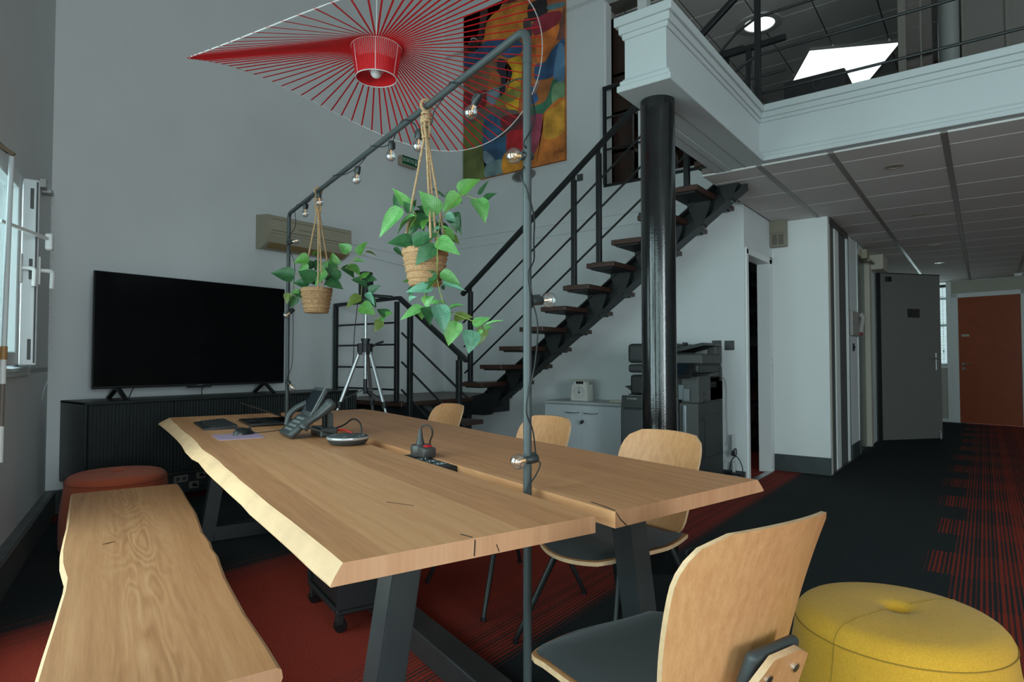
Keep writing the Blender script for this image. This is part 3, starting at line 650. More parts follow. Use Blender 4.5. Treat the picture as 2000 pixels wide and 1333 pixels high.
MB().box((0, 0, 0), (1.3, 0.4, 0.26), 0.006, 1).build('body', WHITEM, cb2); MB().box((0.01, -0.012, 0.02), (0.64, 0, 0.24), 0.003, 1).build('door', WHITEM, cb2); MB().box((0.66, -0.012, 0.02), (1.29, 0, 0.24), 0.003, 1).build('door', WHITEM, cb2)
b = MB(); b.lathe([(0.10, 0), (0.14, 0.03), (0.15, 0.08), (0.10, 0.13), (0.0, 0.14)], 20, capt=False)
tag(b.build('round_cushion', mat('dark_cushion', (0.03, 0.03, 0.028), 0.9), None, True, (-2.34, YP + 0.40, ZM)), 'dark round cushion lying behind the railing of the upper opening', 'cushion')

gp = thing('glass_partition', 'frameless glass partition with slim bronze posts on the upper floor', 'partition', (-0.44, 5.9, ZM))
BRZ = mat('bronze_post', (0.16, 0.145, 0.125), 0.4)
for x, w_ in ((-0.075, 0.055), (0.075, 0.012)): MB().box((x, -0.02, 0), (x + w_, 0.02, ZU - ZM), 0.002, 1).build('post', BRZ, gp)
MB().box((-0.02, -0.005, 0.0), (0.16, 0.005, ZU - ZM)).build('pane', thin_glass('bronze_glass', (0.80, 0.76, 0.72), 0.10), gp)
MB().box((0.155, -0.01, 0), (0.162, 0.01, ZU - ZM)).build('edge', PLAST, gp)
struct('column_upper', MB().cyl((-0.185, 6.15, ZM), (-0.185, 6.15, ZU), 0.072, n=32), mat('grey_column', (0.20, 0.21, 0.20), 0.4), True)
struct('wall_upper_right', MB().box((-0.08, 6.2, ZM), (XR, 6.3, ZU)), mat('brown_panel', (0.14, 0.125, 0.112), 0.55))
for k, x in enumerate((-0.10, 0.18, 1.1, 2.0)):
    struct('trim_%d' % (20 + k), MB().box((x, 6.185, ZM), (x + 0.022, 6.2, ZU)), BRZ)
sb_ = thing('storage_box', 'brown wooden box on the upper floor behind the glass partition', 'box', (-0.55, 6.95, ZM))
MB().box((0, 0, 0), (0.42, 0.3, 0.95), 0.004, 1).build('body', mat('brown_board', (0.10, 0.045, 0.03), 0.6), sb_); MB().box((-0.005, -0.005, 0.95), (0.425, 0.305, 0.97), 0.002, 1).build('lid', mat('brown_board', (0.10, 0.045, 0.03), 0.6), sb_)
bx = thing('equipment_box', 'flat black box with a round emblem lying at the edge of the upper floor', 'box', (-1.19, 5.02, ZM))
MB().box((0, 0, 0), (0.42, 0.34, 0.30), 0.008, 1).build('body', mat('black_box', (0.012, 0.011, 0.010), 0.5), bx)
MB().tube([(0.24 + 0.035 * cos(a), -0.002, 0.225 + 0.035 * sin(a)) for a in [2 * pi * k / 20 for k in range(20)]], 0.003, 6, True).build('emblem', mat('emblem_grey', (0.05, 0.05, 0.05), 0.5), bx)
# upper floor lights
LIT = mat('lit_diffuser', (0.8, 0.8, 0.8), 0.6, emit=(0.90, 0.98, 1.0), estr=0.85)
rl = thing('round_ceiling_light', 'round lit ceiling light in the upper ceiling near the guard rail', 'lamp', (-1.995, 7.338, ZU - 0.004))
MB().lathe([(0.165, -0.012), (0.172, -0.02), (0.235, -0.016), (0.24, 0.0)], 40, capb=False).build('rim', mat('lamp_rim', (0.50, 0.48, 0.45), 0.5), rl, True)
MB().lathe([(0.0, -0.03), (0.10, -0.026), (0.168, -0.012), (0.168, 0.0)], 40, capb=False).build('diffuser', LIT, rl, True)
pl = thing('roof_light', 'bright square daylight panel set askew in the upper ceiling', 'skylight', (-1.48, 9.115, ZU - 0.03), radians(25.6))
MB().box((-0.51, -0.64, 0), (0.51, 0.64, 0.02)).build('diffuser', mat('skylight_diffuser', (0.8, 0.8, 0.8), 0.6, emit=(0.90, 0.99, 1.0), estr=1.0), pl)
b = MB()
for lo, hi in (((-0.525, -0.655, -0.004), (-0.51, 0.655, 0.024)), ((0.51, -0.655, -0.004), (0.525, 0.655, 0.024)), ((-0.525, -0.655, -0.004), (0.525, -0.64, 0.024)), ((-0.525, 0.64, -0.004), (0.525, 0.655, 0.024))): b.box(lo, hi)
b.build('frame', mat('lamp_rim', (0.50, 0.48, 0.45), 0.5), pl)
# recessed downlights of the lower ceiling
for k, (x, y) in enumerate(((-0.505, 5.323), (-0.486, 7.264), (-0.464, 9.211), (-0.50, 11.058))):
    t = thing('downlight', ['recessed downlight in the lower ceiling, nearest to the white fascia', 'recessed downlight in the lower ceiling, second from the white fascia', 'recessed downlight in the lower ceiling, third from the white fascia', 'recessed downlight in the lower ceiling, fourth from the fascia above the grey door'][k], 'lamp', (x, y, ZC - 0.004), 0, 'downlights in the lower ceiling')
    MB().lathe([(0.042, 0.0), (0.045, -0.006), (0.06, -0.005), (0.064, 0.0)], 28, capb=False, capt=False).build('rim', mat('satin_rim', (0.42, 0.36, 0.28), 0.35, metal=0.4), t, True)
    MB().lathe([(0.0, 0.0), (0.03, -0.004), (0.043, 0.0)], 20, capb=False, capt=False).build('lens', mat('downlight_lens', (0.5, 0.45, 0.38), 0.3, metal=0.3), t, True)
ds = thing('warm_spotlight', 'small lit warm spotlight in the upper ceiling at the right', 'lamp', (0.30, 5.55, 4.12))
MB().lathe([(0.0, -0.012), (0.02, -0.010), (0.028, 0.0)], 18, capb=False, capt=False).build('lens', mat('warm_lens', (0.8, 0.6, 0.4), 0.4, emit=(1.0, 0.72, 0.42), estr=6), ds, True)
MB().lathe([(0.028, 0.0), (0.03, -0.014), (0.042, -0.012), (0.045, 0.03), (0.0, 0.032)], 18, capb=False, capt=False).cyl((0, 0, 0.03), (0, 0, ZU - 4.12), 0.006).build('housing', PLASTG, ds, True)
# small black spotlight on the stair wall
sp_ = thing('wall_spotlight', 'small black spotlight with a chrome collar above the painting', 'lamp', (-4.92, YP - 0.006, 5.05))
MB().box((-0.05, -0.03, -0.03), (0.05, 0.006, 0.03), 0.006, 1).build('base', PLAST, sp_)
MB().cyl((0, -0.03, 0), (0.02, -0.16, -0.03), 0.012).cyl((0.02, -0.13, 0.0), (0.03, -0.20, -0.13), 0.045, 0.055, 20).build('head', PLAST, sp_, True)
MB().cyl((0.022, -0.137, -0.01), (0.024, -0.145, -0.03), 0.05, n=20).build('collar', CHROME, sp_, True)
# ================================================================== TABLE, BENCH, CHAIRS, POUFS
TB = thing('conference_table', 'long oak conference table of two live-edge slabs on black steel legs', 'table', W(1.77, 0.675), TA)
# local x = u - 1.77, local y = -(v - 0.675)
def T3(u, v, z): return (u - 1.77, -(v - 0.675), z)
ZT, ZB = 0.755, 0.713
# left slab: straight along the gap, live edge (with a sloping sapwood face) on the outer side
us = [0.0, .10, .256, .376, .558, .667, .80, .962, 1.10, 1.264, 1.42, 1.588, 1.70, 1.821, 2.05, 2.297, 2.55, 2.80, 3.0, 3.2, 3.4, 3.545]
vt = [.000, .000, -.002, -.004, -.009, -.010, -.010, -.013, -.011, -.013, -.010, -.012, -.018, -.021, -.012, -.008, -.013, -.015, -.010, -.014, -.008, -.002]
vb = [-.024, -.028, -.030, -.033, -.038, -.042, -.040, -.044, -.046, -.050, -.052, -.050, -.047, -.060, -.062, -.052, -.050, -.052, -.056, -.060, -.066, -.072]
def slab(us, top, bot, inner, name, ends):
    """section per u: inner top, outer top, outer bottom, inner bottom"""
    b = MB(); rows = []
    for k, u in enumerate(us):
        u0, u1 = ends(0) if k == 0 else None, None
        m1 = (top[k] * 0.45 + bot[k] * 0.55 + (bot[k] - top[k]) * 0.16, ZT - 0.6 * (ZT - ZB))
        sec = [(inner, ZT), (top[k], ZT), (top[k] * .8 + bot[k] * .2, ZT - 0.006), m1, (bot[k], ZB + 0.004), (bot[k] * .97 + top[k] * .03, ZB), (inner, ZB)]
        rows.append([b.bm.verts.new(T3(u + ends(v) * (1 if k == 0 else 0) + (ENDF(v) if k == len(us) - 1 else 0), v, z)) for v, z in sec])
    n = len(rows[0])
    for k in range(len(us) - 1):
        for j in range(n):
            f = b.bm.faces.new((rows[k][j], rows[k][(j + 1) % n], rows[k + 1][(j + 1) % n], rows[k + 1][j]))
            f.material_index = 1 if j in (1, 2, 3, 4) else 0
    for r in (rows[0], rows[-1][::-1]):
        f = b.bm.faces.new(r); f.material_index = 2
    return b.build(name, [OAK, SAP, ENDG], TB)
ENDF = lambda v: 0.0
slab(us, vt, vb, 0.635, 'left_slab', lambda v: 0.012 * v)
vtr = [1.374, 1.352, 1.346, 1.342, 1.338, 1.325, 1.332, 1.345, 1.352, 1.350, 1.346, 1.320]
usr = [0.0, .28, .50, .70, 1.0, 1.43, 1.8, 2.2, 2.5, 2.9, 3.3, 3.53]
vbr = [v + 0.036 + 0.008 * sin(k * 1.7) for k, v in enumerate(vtr)]; vbr[0] = 1.412
o = slab(usr, vtr, vbr, 0.703, 'right_slab', lambda v: 0.010 + (v - 0.703) * 0.094)
# drying cracks in the slab ends
CR = mat('crack', (0.02, 0.011, 0.007), 0.9)
def crack(pts, w_=0.0016):
    b = MB(); b.tube([T3(*p) for p in pts], w_, 6); return b.build('crack', CR, TB)
crack([(0.125, 0.7225, ZT), (0.055, 0.716, ZT), (0.018, 0.708, ZT), (0.0115, 0.707, ZT - 0.003), (0.0125, 0.722, ZT - 0.022), (0.0145, 0.745, ZB + 0.001)], 0.0018)
crack([(0.045, 0.278, ZT), (0.012, 0.288, ZT), (0.0028, 0.290, ZT - 0.004), (0.0030, 0.288, ZB + 0.004)], 0.0014)
crack([(0.0045, 0.345, ZT - 0.022), (0.0044, 0.352, ZB + 0.003)], 0.0012)
crack([(0.43, 0.262, ZT), (0.35, 0.305, ZT)], 0.001)
# trapezoid steel leg frames
LEGM = mat('leg_steel', (0.030, 0.033, 0.034), 0.38, spec=0.5, noise=0.18, scale=7)
for uc in (0.355, 3.185):
    f = MB(); hw = 0.04
    zt, zb = ZB - 0.008, 0.0
    def leg(sg):
        L_ = MB(); vs = []
        for z in (zb, zt):
            c = 0.459 - 0.156 * z
            for du in (-0.045, 0.045):
                for dv in (0, 0.08): vs.append(L_.bm.verts.new(T3(uc + du, 0.675 + sg * (c + dv), z)))
        for q in ((0, 1, 3, 2), (4, 6, 7, 5), (0, 4, 5, 1), (1, 5, 7, 3), (3, 7, 6, 2), (2, 6, 4, 0)): L_.bm.faces.new([vs[i] for i in q])
        bmesh.ops.recalc_face_normals(L_.bm, faces=L_.bm.faces)
        bmesh.ops.bevel(L_.bm, geom=list(L_.bm.edges), offset=0.004, segments=2, affect='EDGES')
        return L_.build('leg', LEGM, TB)
    leg(-1); leg(1)
    MB().box(T3(uc - 0.045, 0.675 + 0.458, 0.0), T3(uc + 0.045, 0.675 - 0.458, 0.092), 0.004, 1).build('floor_bar', LEGM, TB)
    MB().box(T3(uc - 0.05, 0.675 + 0.45, ZB - 0.012), T3(uc + 0.05, 0.675 - 0.45, ZB), 0.002, 1).build('top_plate', LEGM, TB)
MB().box(T3(0.40, 0.74, 0.004), T3(3.14, 0.635, 0.10), 0.004, 1).build('stretcher', LEGM, TB)

# ---- bench
BN = thing('bench', 'long low oak bench with wavy live edges beside the table', 'bench', W(1.525, -0.265), TA)
def B3(u, v, z): return (u - 1.525, -(v + 0.265), z)
ub = [.295, .42, .52, .66, .86, 1.0, 1.13, 1.26, 1.36, 1.452, 1.62, 1.822, 2.0, 2.3, 2.55, 2.765]
vl = [-.497, -.496, -.494, -.489, -.480, -.475, -.470, -.470, -.481, -.490, -.497, -.497, -.495, -.500, -.503, -.505]
vr = [-.043, -.044, -.047, -.052, -.051, -.050, -.044, -.036, -.040, -.034, -.040, -.030, -.022, -.024, -.022, -.024]
b = MB(); rows = []
ht = 0.052
for k, u in enumerate(ub):
    l, r = vl[k], vr[k]
    sec = [(l + .004, .45), (r - .006, .45), (r + .004, .443), (r + .007, .425), (r - .004, .45 - ht), (l + .01, .45 - ht), (l - .006, .425), (l - .004, .443)]
    rows.append([b.bm.verts.new(B3(u + (0.02 * (v + .265) if k == 0 else 0), v, z)) for v, z in sec])
for k in range(len(ub) - 1):
    for j in range(8):
        f = b.bm.faces.new((rows[k][j], rows[k][(j + 1) % 8], rows[k + 1][(j + 1) % 8], rows[k + 1][j])); f.material_index = 0 if j in (0, 4) else 1
for r in (rows[0], rows[-1][::-1]): f = b.bm.faces.new(r); f.material_index = 2
b.build('seat', [OAKB, SAP, ENDG], BN)
KNOT = mat('knot', (0.14, 0.055, 0.025), 0.7)
b = MB(); b.tube([B3(1.625, -.375, .4503), B3(1.63, -.360, .4504), B3(1.645, -.335, .4503)], 0.002, 6, radii=[0.0015, 0.0035, 0.001]); b.build('knot', KNOT, BN)
for uc in (0.62, 2.45):
    f = MB()
    for sg in (-1, 1):
        f.bar(B3(uc, -.265 + sg * 0.19, 0.0), B3(uc, -.265 + sg * 0.13, 0.40), 0.06, 0.05, up=(1, 0, 0))
    f.box(B3(uc - 0.03, -.265 - 0.22, 0), B3(uc + 0.03, -.265 + 0.22, 0.03)); f.box(B3(uc - 0.03, -.265 - 0.17, 0.385), B3(uc + 0.03, -.265 + 0.17, 0.398))
    f.build('leg_frame', LEGM, BN)

# ---- chairs: local frame faces -y (front at -y), x to the sitter's left
def make_chair():
    t = thing('plywood_chair', '', 'chair', (0, 0, 0), 0, 'plywood chairs around the table')
    # seat shell: bent ply, dished, curling up into the rear bracket that carries the back
    n, m_ = 18, 14; rows_t = []
    def seat_pt(i, j, off):
        a = i / n * 2 - 1; y = -0.245 + 0.46 * j / m_
        wy = 0.225 - 0.05 * max(0, (j / m_ - 0.62) / 0.38) ** 1.5 - 0.05 * max(0, 1 - j / 2.2) ** 2
        x = a * wy
        z = 0.452 + 0.012 * (abs(a) ** 2.2) - 0.028 * max(0, 1 - j / 3.5) ** 2 - 0.010 * sin(pi * min(1, j / m_))
        yy = y + (0.018 * (1 - a * a) * -1 if j == 0 else 0.0) - 0.03 * (1 - a * a) * max(0, 1 - j / 5.0)
        return Vector((x, yy, z + off))
    def shell(ptf, th, name, mts, par):
        b = MB(); A = [[b.bm.verts.new(ptf(i, j, 0)) for i in range(n + 1)] for j in range(m_ + 1)]; Bq = [[b.bm.verts.new(ptf(i, j, -th)) for i in range(n + 1)] for j in range(m_ + 1)]
        for j in range(m_):
            for i in range(n):
                b.bm.faces.new((A[j][i], A[j][i + 1], A[j + 1][i + 1], A[j + 1][i])); b.bm.faces.new((Bq[j][i], Bq[j + 1][i], Bq[j + 1][i + 1], Bq[j][i + 1]))
        bd = [(j, 0) for j in range(m_ + 1)] + [(m_, i) for i in range(1, n + 1)] + [(j, n) for j in range(m_ - 1, -1, -1)] + [(0, i) for i in range(n - 1, 0, -1)]
        for q in range(len(bd)):
            (j0, i0), (j1, i1) = bd[q], bd[(q + 1) % len(bd)]
            f = b.bm.faces.new((A[j0][i0], A[j1][i1], Bq[j1][i1], Bq[j0][i0])); f.material_index = 1
        return b.build(name, mts, par, True, angle=50)
    shell(seat_pt, 0.014, 'seat', [PLY, PLYE], t)
    def cush(i, j, off):
        a = i / n * 2 - 1; p = seat_pt(i, j, 0); q = seat_pt(n // 2, j, 0)
        p = Vector((p.x * 0.955, -0.252 + (p.y + 0.252) * 0.955 + 0.006, p.z))
        ed = min(1, min(i, n - i) / 2.0, min(j, m_ - j) / 2.0)
        return p + Vector((0, 0, 0.004 + (0.016 * sqrt(ed) if off == 0 else 0)))
    shell(cush, 0.001, 'cushion', [FABB, FABB], t)
    # backrest: curved across, leaning back, rounded upper corners
    nb, mb_ = 20, 16
    def back_pt(i, j, off):
        a = i / nb * 2 - 1; s_ = j / mb_                                       # s up the back
        h = 0.40 * s_
        w_ = 0.222 - 0.040 * (1 - s_) ** 2
        if s_ > 0.72:
            q = (s_ - 0.72) / 0.28; w_ -= 0.075 * (1 - sqrt(max(0, 1 - q * q)))
        if s_ < 0.2:
            q = (0.2 - s_) / 0.2; w_ -= 0.10 * (1 - sqrt(max(0, 1 - q * q)))
        x = a * w_
        z = 0.445 + h * 0.975 + 0.006 * s_ * (1 - a * a)
        y = 0.198 + 0.30 * h - 0.10 * h * (1 - s_) - 0.055 * (x / 0.22) ** 2
        return Vector((x, y + off, z))
    b = MB(); th = 0.0115
    A = [[b.bm.verts.new(back_pt(i, j, 0)) for i in range(nb + 1)] for j in range(mb_ + 1)]; Bq = [[b.bm.verts.new(back_pt(i, j, th)) for i in range(nb + 1)] for j in range(mb_ + 1)]
    for j in range(mb_):
        for i in range(nb):
            b.bm.faces.new((A[j][i], A[j][i + 1], A[j + 1][i + 1], A[j + 1][i])); b.bm.faces.new((Bq[j][i], Bq[j + 1][i], Bq[j + 1][i + 1], Bq[j][i + 1]))
    bd = [(j, 0) for j in range(mb_ + 1)] + [(mb_, i) for i in range(1, nb + 1)] + [(j, nb) for j in range(mb_ - 1, -1, -1)] + [(0, i) for i in range(nb - 1, 0, -1)]
    for q in range(len(bd)):
        (j0, i0), (j1, i1) = bd[q], bd[(q + 1) % len(bd)]
        f = b.bm.faces.new((A[j0][i0], A[j1][i1], Bq[j1][i1], Bq[j0][i0])); f.material_index = 1
    b.build('backrest', [PLY, PLYE], t, True, angle=50)
    # rear bracket of ply: runs back under the seat and turns up behind the back
    prof = [(0.08, 0.432), (0.15, 0.431), (0.205, 0.436), (0.238, 0.450), (0.256, 0.475), (0.268, 0.51), (0.284, 0.555), (0.299, 0.598)]
    b = MB(); hw = [0.10, 0.098, 0.095, 0.090, 0.084, 0.080, 0.078, 0.066]
    Nn = [Vector((0, -(prof[min(k + 1, 7)][1] - prof[max(k - 1, 0)][1]), prof[min(k + 1, 7)][0] - prof[max(k - 1, 0)][0])).normalized() for k in range(8)]
    R = []
    for k, (y, z) in enumerate(prof):
        nn = Nn[k] * 0.013; e = 0.012 if k == 7 else 0.0
        xs_ = [-hw[k], -hw[k] * 0.6, 0, hw[k] * 0.6, hw[k]]
        zoff = [(-0.014 if (k == 7 and abs(q) == hw[k]) else 0) for q in xs_]
        R.append([[b.bm.verts.new((x, y, z + zo)) for x, zo in zip(xs_, zoff)], [b.bm.verts.new((x, y - nn.y, z - nn.z + zo)) for x, zo in zip(xs_, zoff)]])
    for k in range(7):
        for i in range(4):
            b.bm.faces.new((R[k][0][i], R[k][0][i + 1], R[k + 1][0][i + 1], R[k + 1][0][i])); b.bm.faces.new((R[k][1][i], R[k + 1][1][i], R[k + 1][1][i + 1], R[k][1][i + 1]))
        for i in (0, 4):
            f = b.bm.faces.new((R[k][0][i], R[k + 1][0][i], R[k + 1][1][i], R[k][1][i])); f.material_index = 1
    for k in (0, 7):
        for i in range(4):
            f = b.bm.faces.new((R[k][0][i], R[k][0][i + 1], R[k][1][i + 1], R[k][1][i])); f.material_index = 1
    br = b.build('rear_bracket', [PLY, PLYE], t, True, angle=50)
    for x in (-0.042, 0.042):
        s_ = MB(); c = Vector((x, 0.2995, 0.555)); dn = Vector((0, 0.94, -0.33))
        s_.cyl(c - dn * 0.004, c + dn * 0.0025, 0.0105, n=16); o_ = s_.build('screw_ring', CHROME, br, True)
        MB().cyl(c, c + dn * 0.0032, 0.008, n=14).build('screw', mat('screw_black', (0.02, 0.02, 0.022), 0.35), br, True)
    b = MB(); b.box((-0.075, -0.012, -0.045), (0.075, 0.012, 0.038), 0.011, 3, Matrix.Translation((0, 0.2715, 0.567)) @ Matrix.Rotation(radians(-20), 4, 'X'))
    b.build('spacer', PLASTG, t, True)
    # under-frame and tapered round legs
    b = MB(); b.tube([(-0.17, -0.12, 0.424), (-0.13, 0.0, 0.424), (-0.17, 0.14, 0.424)], 0.011, 8).tube([(0.17, -0.12, 0.424), (0.13, 0.0, 0.424), (0.17, 0.14, 0.424)], 0.011, 8)
    b.bar((-0.14, 0.0, 0.424), (0.14, 0.0, 0.424), 0.05, 0.014).bar((-0.15, 0.10, 0.424), (0.15, 0.10, 0.424), 0.03, 0.014).bar((-0.15, -0.10, 0.424), (0.15, -0.10, 0.424), 0.03, 0.014)
    b.build('under_frame', STEEL, t, True)
    for sx in (-1, 1):
        for sy, yf in ((-1, -0.285), (1, 0.285)):
            b = MB(); b.cyl((sx * 0.165, sy * 0.125, 0.43), (sx * 0.278, yf, 0.012), 0.0145, 0.0098, 14); lg = b.build('leg', STEEL, t, True)
            MB().cyl((sx * 0.2775, yf - sy * 0.001, 0.016), (sx * 0.279, yf, 0.0), 0.0115, 0.0115, 12).build('foot_cap', PLAST, lg, True)
    return t
ch = make_chair()
CH = [(-0.165, 0.68, 'head', 'plywood chair with a black seat at the near end of the table, seen from behind'),
      (0.66, 1.305, 'side', 'plywood chair on the far side of the table, in front of the black column'),
      (1.47, 1.305, 'side', 'plywood chair on the far side of the table, in front of the grey cupboard'),
      (2.58, 1.305, 'side', 'plywood chair on the far side of the table, nearest to the stair landing')]
for k, (u, v, kind, lab) in enumerate(CH):
    c = ch if k == 0 else copy_tree(ch)
    c.location = W(u, v); c['label'] = lab
    # front of the chair (-y) points along +u for the head chair, along -v for the others
    f = TT if kind == 'head' else -TV_
    c.rotation_euler = (0, 0, atan2(f.y, f.x) + pi / 2)

# ---- poufs
def pouf(loc, label, m_, rt, rb_, h, hole=True):
    t = thing('pouf', label, 'pouf', loc)
    prof = [(0.0, 0.004), (rb_ * 0.96, 0.004), (rb_, 0.02)]
    for k in range(1, 9): 
        s_ = k / 9; prof.append((rb_ + (rt - rb_) * s_ + 0.012 * sin(pi * s_), 0.02 + (h - 0.075) * s_))
    for k in range(0, 7):
        a = k / 6 * pi / 2; prof.append((rt - 0.055 + 0.058 * cos(a), h - 0.055 + 0.05 * sin(a)))
    prof += [(rt * 0.6, h + 0.002), (0.06, h + 0.003), (0.034, h - 0.001), (0.027, h - 0.012), (0.025, h - 0.07), (0.0, h - 0.07)]
    MB().lathe(prof, 72, capb=False, capt=False).build('cover', m_, t, True, angle=70)
    sm = mat(m_.name + '_seam', tuple(c * 0.55 for c in m_.node_tree.nodes['Principled BSDF'].inputs['Base Color'].default_value[:3]) if False else ((0.30, 0.17, 0.015) if 'yellow' in m_.name else (0.25, 0.05, 0.02)), 0.9)
    b = MB(); n = 96
    b.tube([((rt + 0.004) * cos(2 * pi * k / n), (rt + 0.004) * sin(2 * pi * k / n), h - 0.050) for k in range(n)], 0.0016, 5, True)
    for a in (-2.05, 1.0):
        pts = [(prof[q][0] * cos(a) * 1.002, prof[q][0] * sin(a) * 1.002, prof[q][1]) for q in range(2, len(prof) - 5)] + [(0.05 * cos(a), 0.05 * sin(a), h + 0.0035)]
        b.tube(pts, 0.0014, 5)
    b.build('seam', sm, t)
    return t
pouf((-0.205, 2.045, 0), 'yellow fabric pouf with a grip hole, standing by the near chair', YEL, 0.258, 0.292, 0.45)
pouf((-4.30, 1.615, 0), 'orange-red fabric pouf at the end of the bench', ORA, 0.270, 0.295, 0.45)
NEAR_LEAVES = [(-1.834,1.74,1.756,-1.887,1.7,1.825,0.035,1),(-1.879,1.718,1.756,-1.901,1.71,1.806,0.025,2),(-1.801,1.665,1.731,-1.875,1.626,1.633,0.052,0),(-1.737,1.677,1.694,-1.806,1.65,1.625,0.055,0),(-1.786,1.702,1.72,-1.816,1.688,1.761,0.03,2),(-1.81,1.721,1.743,-1.807,1.742,1.781,0.016,2),(-1.678,1.734,1.702,-1.711,1.677,1.778,0.063,0),(-1.805,1.75,1.743,-1.786,1.762,1.664,0.041,2),(-1.633,1.816,1.788,-1.696,1.792,1.732,0.059,1),(-1.651,1.827,1.799,-1.591,1.875,1.851,0.052,1),(-1.596,1.881,1.798,-1.575,1.914,1.855,0.015,2),(-1.586,1.852,1.774,-1.548,1.859,1.682,0.057,0),(-1.583,1.904,1.776,-1.545,1.927,1.803,0.033,2),(-1.755,1.68,1.6,-1.817,1.616,1.59,0.052,2),(-1.735,1.658,1.581,-1.66,1.713,1.618,0.052,2),(-1.659,1.697,1.579,-1.712,1.661,1.508,0.055,2),(-1.651,1.703,1.597,-1.572,1.733,1.54,0.049,0),(-1.636,1.706,1.643,-1.644,1.681,1.626,0.015,4),(-1.634,1.707,1.643,-1.592,1.724,1.624,0.015,0),(-1.662,1.759,1.704,-1.643,1.795,1.681,0.03,4),(-1.656,1.801,1.703,-1.655,1.816,1.648,0.031,2),(-1.665,1.831,1.729,-1.642,1.83,1.64,0.027,2),(-1.649,1.746,1.646,-1.629,1.776,1.606,0.03,1),(-1.659,1.777,1.623,-1.617,1.786,1.59,0.03,3),(-1.707,1.738,1.693,-1.713,1.739,1.64,0.052,2),(-1.752,1.728,1.717,-1.747,1.709,1.656,0.035,2),(-1.731,1.72,1.688,-1.721,1.698,1.647,0.03,1),(-1.883,1.696,1.592,-1.867,1.727,1.559,0.016,2),(-1.727,1.82,1.795,-1.759,1.774,1.829,0.01,2),(-1.67,1.757,1.608,-1.645,1.758,1.57,0.035,2),(-1.784,1.753,1.729,-1.768,1.791,1.695,0.041,2),(-1.806,1.751,1.693,-1.848,1.739,1.64,0.041,2),(-1.746,1.809,1.695,-1.712,1.821,1.637,0.044,2),(-1.766,1.781,1.687,-1.744,1.823,1.641,0.046,2),(-1.781,1.781,1.734,-1.811,1.756,1.756,0.035,2),(-1.722,1.839,1.697,-1.696,1.865,1.737,0.033,2),(-1.782,1.743,1.705,-1.8,1.711,1.668,0.038,1),(-1.731,1.829,1.801,-1.692,1.881,1.78,0.041,2),(-1.672,1.722,1.472,-1.733,1.685,1.433,0.036,2),(-1.662,1.73,1.472,-1.616,1.79,1.43,0.042,0),(-1.663,1.717,1.448,-1.708,1.706,1.38,0.031,0),(-1.684,1.716,1.42,-1.749,1.652,1.401,0.037,4),(-1.669,1.751,1.435,-1.598,1.795,1.408,0.019,4),(-1.825,1.758,1.434,-1.827,1.737,1.391,0.032,2),(-1.833,1.752,1.454,-1.849,1.716,1.452,0.019,1),(-1.735,1.717,1.357,-1.69,1.722,1.382,0.042,0),(-1.669,1.729,1.363,-1.687,1.701,1.354,0.019,0),(-1.669,1.729,1.364,-1.646,1.749,1.356,0.018,0),(-1.719,1.692,1.345,-1.761,1.631,1.295,0.031,0),(-1.736,1.704,1.347,-1.738,1.711,1.301,0.036,1),(-1.706,1.689,1.341,-1.683,1.697,1.276,0.041,2),(-1.658,1.713,1.35,-1.636,1.72,1.249,0.058,4),(-1.644,1.749,1.332,-1.656,1.758,1.26,0.036,0),(-1.619,1.77,1.29,-1.636,1.756,1.204,0.07,1),(-1.635,1.782,1.304,-1.575,1.814,1.303,0.034,3),(-1.65,1.77,1.335,-1.6,1.802,1.348,0.023,0),(-1.565,1.811,1.274,-1.519,1.853,1.3,0.031,0),(-1.555,1.795,1.253,-1.55,1.773,1.172,0.063,4),(-1.541,1.854,1.268,-1.573,1.857,1.202,0.036,3),(-1.526,1.841,1.27,-1.457,1.863,1.288,0.013,0),(-1.528,1.828,1.254,-1.558,1.817,1.222,0.013,0),(-1.531,1.837,1.264,-1.515,1.866,1.263,0.018,0),(-1.831,1.731,1.377,-1.791,1.73,1.388,0.019,4),(-1.692,1.771,1.429,-1.692,1.785,1.415,0.023,2)]
NEAR_STEMS = [[(-1.672,1.739,1.689),(-1.654,1.717,1.64),(-1.638,1.693,1.594),(-1.641,1.695,1.495)],[(-1.669,1.723,1.52),(-1.67,1.725,1.449),(-1.659,1.736,1.384),(-1.646,1.747,1.339),(-1.618,1.769,1.316),(-1.567,1.809,1.29),(-1.529,1.839,1.27)],[(-1.668,1.727,1.449),(-1.705,1.7,1.397),(-1.713,1.696,1.352)],[(-1.689,1.777,1.698),(-1.673,1.787,1.731),(-1.633,1.816,1.788),(-1.598,1.842,1.78),(-1.581,1.855,1.771)],[(-1.784,1.708,1.6),(-1.781,1.683,1.65),(-1.759,1.698,1.704),(-1.814,1.705,1.746)]]
